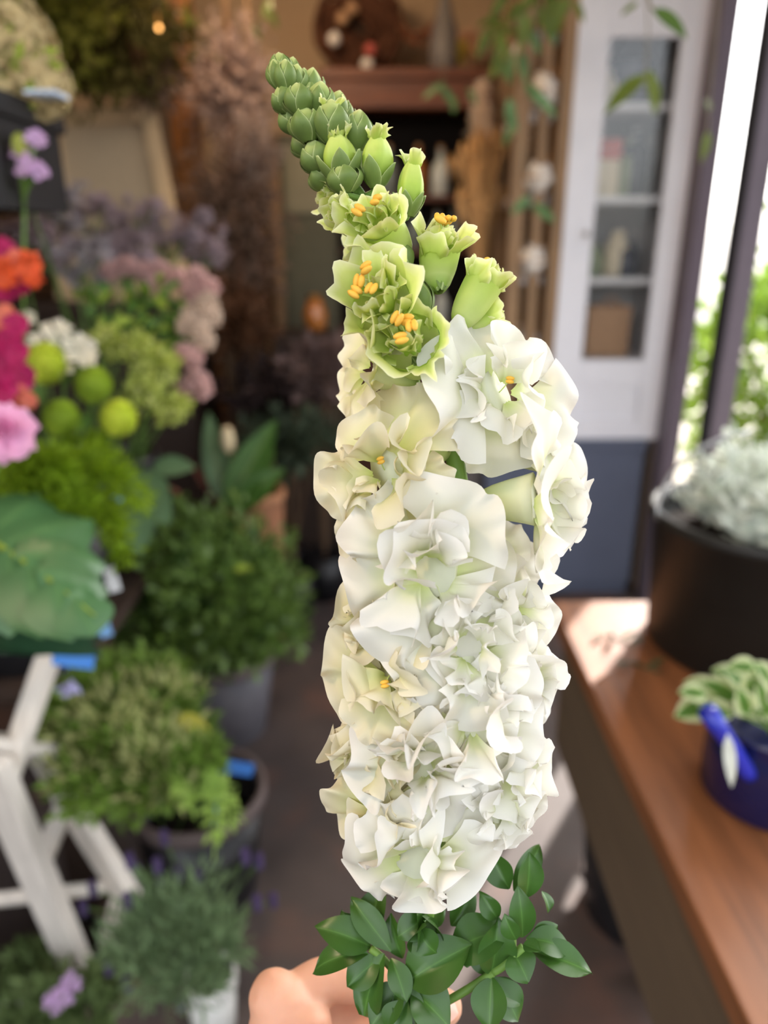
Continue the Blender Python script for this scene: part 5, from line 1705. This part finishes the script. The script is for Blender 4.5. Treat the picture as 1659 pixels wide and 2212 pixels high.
floret(1095, 1760, .266, (.35, -.25, .88), 118, 'w', (955, 1760), 818, n_in=8)
floret(815, 1760, .266, (-.35, -.2, .9), 118, 'c', (950, 1760), 819, n_in=8)
floret(905, 1878, .260, (0, -.25, .97), 150, 'w', (935, 1880), 820, n_in=8, op=78)
# flowers on the far side of the stem
for i, (u, v, fx, R) in enumerate(((900, 1120, -.4, 90), (1060, 1220, .4, 95), (900, 1330, -.3, 100), (1080, 1480, .3, 95), (890, 1560, -.3, 100), (1040, 1680, .3, 95), (920, 1800, -.2, 90))):
    floret(u, v, .302, (fx, 0, -.9), R, 'w', axis(v), 840 + i, n_in=3)

# leaves under the flowers: (base u, v, depth), (tip u, v, depth), width px, face, curl
LV = [((800, 2045, .292), (705, 1995, .285), 64, (-.3, .7, .6), .7), ((795, 2060, .29), (672, 2070, .285), 54, (-.2, .8, .6), .9), ((805, 2040, .295), (812, 1915, .298), 62, (-.6, .1, .8), .3),
      ((830, 2060, .289), (772, 2195, .284), 74, (-.6, .2, .7), .4), ((872, 2125, .287), (798, 2215, .282), 66, (-.5, .3, .8), .3), ((870, 2070, .292), (838, 1985, .292), 46, (-.4, .3, .8), .4),
      ((925, 2075, .290), (890, 1960, .284), 66, (.4, .2, .9), -.8), ((925, 2070, .292), (950, 1955, .288), 52, (-.6, .2, .7), -.7), ((880, 2120, .286), (1000, 2042, .280), 92, (.1, .7, .7), .5),
      ((1098, 2010, .292), (968, 2040, .284), 84, (.1, .8, .6), .9), ((1060, 2105, .288), (1082, 1998, .284), 72, (.2, .3, .9), .4), ((1060, 2105, .292), (1020, 2040, .292), 44, (-.4, .4, .8), .4),
      ((1128, 2025, .288), (1128, 1935, .282), 50, (.1, .2, .95), .5), ((1136, 2028, .289), (1240, 2040, .284), 52, (.2, .75, .6), .8), ((1150, 2055, .288), (1278, 2092, .28), 56, (.1, .8, .6), .3),
      ((1108, 2055, .287), (1140, 2112, .278), 60, (.1, .4, .9), .5), ((1135, 1940, .292), (1150, 1850, .289), 54, (.3, .2, .9), .3), ((1100, 1920, .294), (1056, 1845, .294), 52, (-.3, .5, .8), .4),
      ((1110, 1925, .296), (1170, 1830, .300), 44, (.1, .5, .8), .5), ((1170, 1925, .295), (1192, 1965, .29), 30, (.6, .4, .6), .5), ((1062, 2110, .287), (1055, 2225, .278), 66, (-.3, .3, .9), .3),
      ((1066, 2110, .288), (1125, 2205, .282), 62, (.4, .4, .8), .3), ((975, 2000, .298), (1025, 1925, .300), 44, (.2, .5, .8), .4), ((890, 2140, .288), (970, 2210, .278), 80, (.1, .7, .7), .5),
      ((1115, 2030, .284), (1090, 1985, .282), 36, (-.3, .3, .9), .4), ((845, 2070, .288), (880, 2160, .278), 46, (.2, .5, .8), .5), ((860, 2120, .29), (905, 2230, .28), 56, (0, .5, .8), .5),
      ((910, 2000, .294), (960, 1960, .296), 40, (.2, .6, .7), .3), ((1150, 2030, .29), (1205, 2000, .29), 38, (.3, .6, .7), .5), ((1130, 2040, .282), (1165, 2050, .276), 30, (.2, .6, .7), .3),
      ((905, 2010, .283), (935, 2065, .276), 58, (-.5, .3, .8), .9), ((915, 1985, .286), (865, 2020, .28), 52, (.3, .6, .7), .8), ((900, 2060, .284), (925, 1965, .28), 50, (.7, .1, .7), .5),
      ((845, 2055, .288), (760, 1945, .29), 52, (-.2, .6, .7), .6), ((820, 2070, .29), (745, 2130, .285), 58, (-.3, .5, .8), .6), ((880, 2160, .284), (840, 2235, .279), 60, (-.2, .4, .9), .4),
      ((1010, 2090, .292), (1000, 2000, .296), 50, (.2, .5, .8), .5), ((1045, 2125, .289), (1130, 2160, .284), 48, (.3, .6, .7), .5), ((1075, 1985, .290), (1040, 1935, .289), 38, (-.2, .5, .8), .6),
      ((790, 2055, .293), (735, 1975, .296), 50, (-.4, .4, .8), .4)]
for i, (a, e, wp, fc, cu) in enumerate(LV):
    A_, E_ = P(*a), P(*e)
    f = V(*fc)
    L = (E_ - A_).length
    b = MB(); b.leaf(A_, E_ - A_ + f * L * cu * .4, f, L * (1 + abs(cu) * .12), 1.18 * wp / F_PX * a[2], curl=cu * 1.7, fold=.26 + .22 * (i % 3) / 2, nu=12, nv=8, seed=i, wave=.05 + .03 * (i % 4), pk=1.0 + .15 * (i % 2)); b.build('leaf', M_sdleaf, SD)
# side shoots
for pts, r in ((((890, 2200, .292), (1000, 2150, .288), (1065, 2100, .288)), .0016), (((1065, 2100, .288), (1095, 2085, .286), (1130, 2045, .286)), .0016), (((1110, 2060, .287), (1100, 1990, .292), (1130, 1910, .294)), .0014),
               (((885, 2150, .29), (845, 2080, .29), (800, 2048, .291)), .0015), (((890, 2150, .29), (905, 2090, .291), (925, 2060, .291)), .0015), (((875, 2160, .288), (865, 2190, .286), (868, 2230, .286)), .0015)):
    b = MB(); b.tube(bez(*[P(*p) for p in pts], 8), r, 8); b.build('side_shoot', M_sdstem, SD)

# ------------------------------------------------------------------ the hand that holds it
M_skin = mat('skin', (216, 164, 136), rough=.5, spec=.35, var=.06, scale=60, bump=.08, sss=.25)
M_nail = mat('nail', (232, 176, 158), rough=.3, spec=.5, var=.02)
hb = MB()
def fin(pts, rads, sub=4):
    """A finger or limb as overlapping swept rings, later fused into one skin."""
    ps = [Vector(P(*p)) for p in pts]
    out, rr_ = [], []
    for i in range(len(ps) - 1):
        for j in range(sub):
            t = j / sub
            out.append(ps[i] * (1 - t) + ps[i + 1] * t); rr_.append(rads[i] * (1 - t) + rads[i + 1] * t)
    out.append(ps[-1]); rr_.append(rads[-1])
    for _ in range(2):
        out = [out[0]] + [(out[i - 1] + out[i] * 2 + out[i + 1]) / 4 for i in range(1, len(out) - 1)] + [out[-1]]
    e0, e1 = (out[0] - out[1]).normalized(), (out[-1] - out[-2]).normalized()
    out = [out[0] + e0 * rr_[0] * .8, out[0] + e0 * rr_[0] * .45] + out + [out[-1] + e1 * rr_[-1] * .45, out[-1] + e1 * rr_[-1] * .8]
    rr_ = [rr_[0] * .35, rr_[0] * .85] + rr_ + [rr_[-1] * .85, rr_[-1] * .35]
    hb.tube(out, rr_, 16)
# index, middle, ring, little finger curl round the stem; thumb closes on the near side
fin([(588, 2155, .325), (632, 2162, .330), (690, 2120, .336), (745, 2114, .339), (880, 2140, .335), (968, 2178, .322)], [.0120, .0106, .0106, .0098, .0085, .0072], 3)
fin([(585, 2225, .328), (735, 2195, .345), (880, 2225, .338), (955, 2262, .322)], [.0115, .0100, .0088, .0075])
fin([(575, 2305, .332), (720, 2290, .350), (860, 2315, .342), (930, 2345, .326)], [.0112, .0096, .0084, .0072])
fin([(575, 2385, .338), (700, 2385, .353), (815, 2405, .346), (880, 2425, .332)], [.0102, .0086, .0074, .0064])
fin([(560, 2470, .31), (660, 2370, .292), (780, 2300, .285), (875, 2275, .284)], [.0150, .0125, .0100, .0085])
# palm and back of the hand, wrist and forearm
fin([(615, 2165, .326), (585, 2330, .322), (560, 2500, .322)], [.0135, .0150, .0150])
fin([(600, 2245, .330), (580, 2380, .326), (555, 2520, .324)], [.0130, .0155, .0160])
fin([(590, 2320, .336), (575, 2430, .332), (550, 2540, .328)], [.0125, .0145, .0155])
fin([(592, 2390, .342), (575, 2480, .338), (545, 2560, .332)], [.0115, .0135, .0150])
fin([(660, 2210, .322), (640, 2330, .318), (590, 2480, .314)], [.0120, .0150, .0165])
fin([(560, 2500, .324), (520, 2700, .315), (440, 3000, .30), (250, 3500, .26)], [.024, .025, .029, .036])
HB = P(560, 2500, .324)
hand = thing('person', 'bare hand gripping the snapdragon stem at the bottom, knuckles up', 'person', HB)
ho = hb.build('hand', M_skin, hand)
rm = ho.modifiers.new('fuse', 'REMESH')
rm.mode = 'VOXEL'
rm.voxel_size = .0011
rm.use_smooth_shade = True
sm = ho.modifiers.new('soften', 'SMOOTH')
sm.factor = .5
sm.iterations = 10
# nails
b = MB(); tipq = P(968, 2172, .315); b.leaf(tipq + V(-.4, .3, .4) * .006, V(.8, -.45, -.2), V(.3, .6, .7), .011, .010, curl=.4, fold=-.25, nu=6, nv=6); b.build('nail', M_nail, hand)
b = MB(); tq = P(880, 2268, .276); b.leaf(tq + V(-.6, .2, .4) * .006, V(.9, .1, 0), V(0, .3, .9), .012, .011, curl=.3, fold=-.25, nu=6, nv=6); b.build('nail', M_nail, hand)
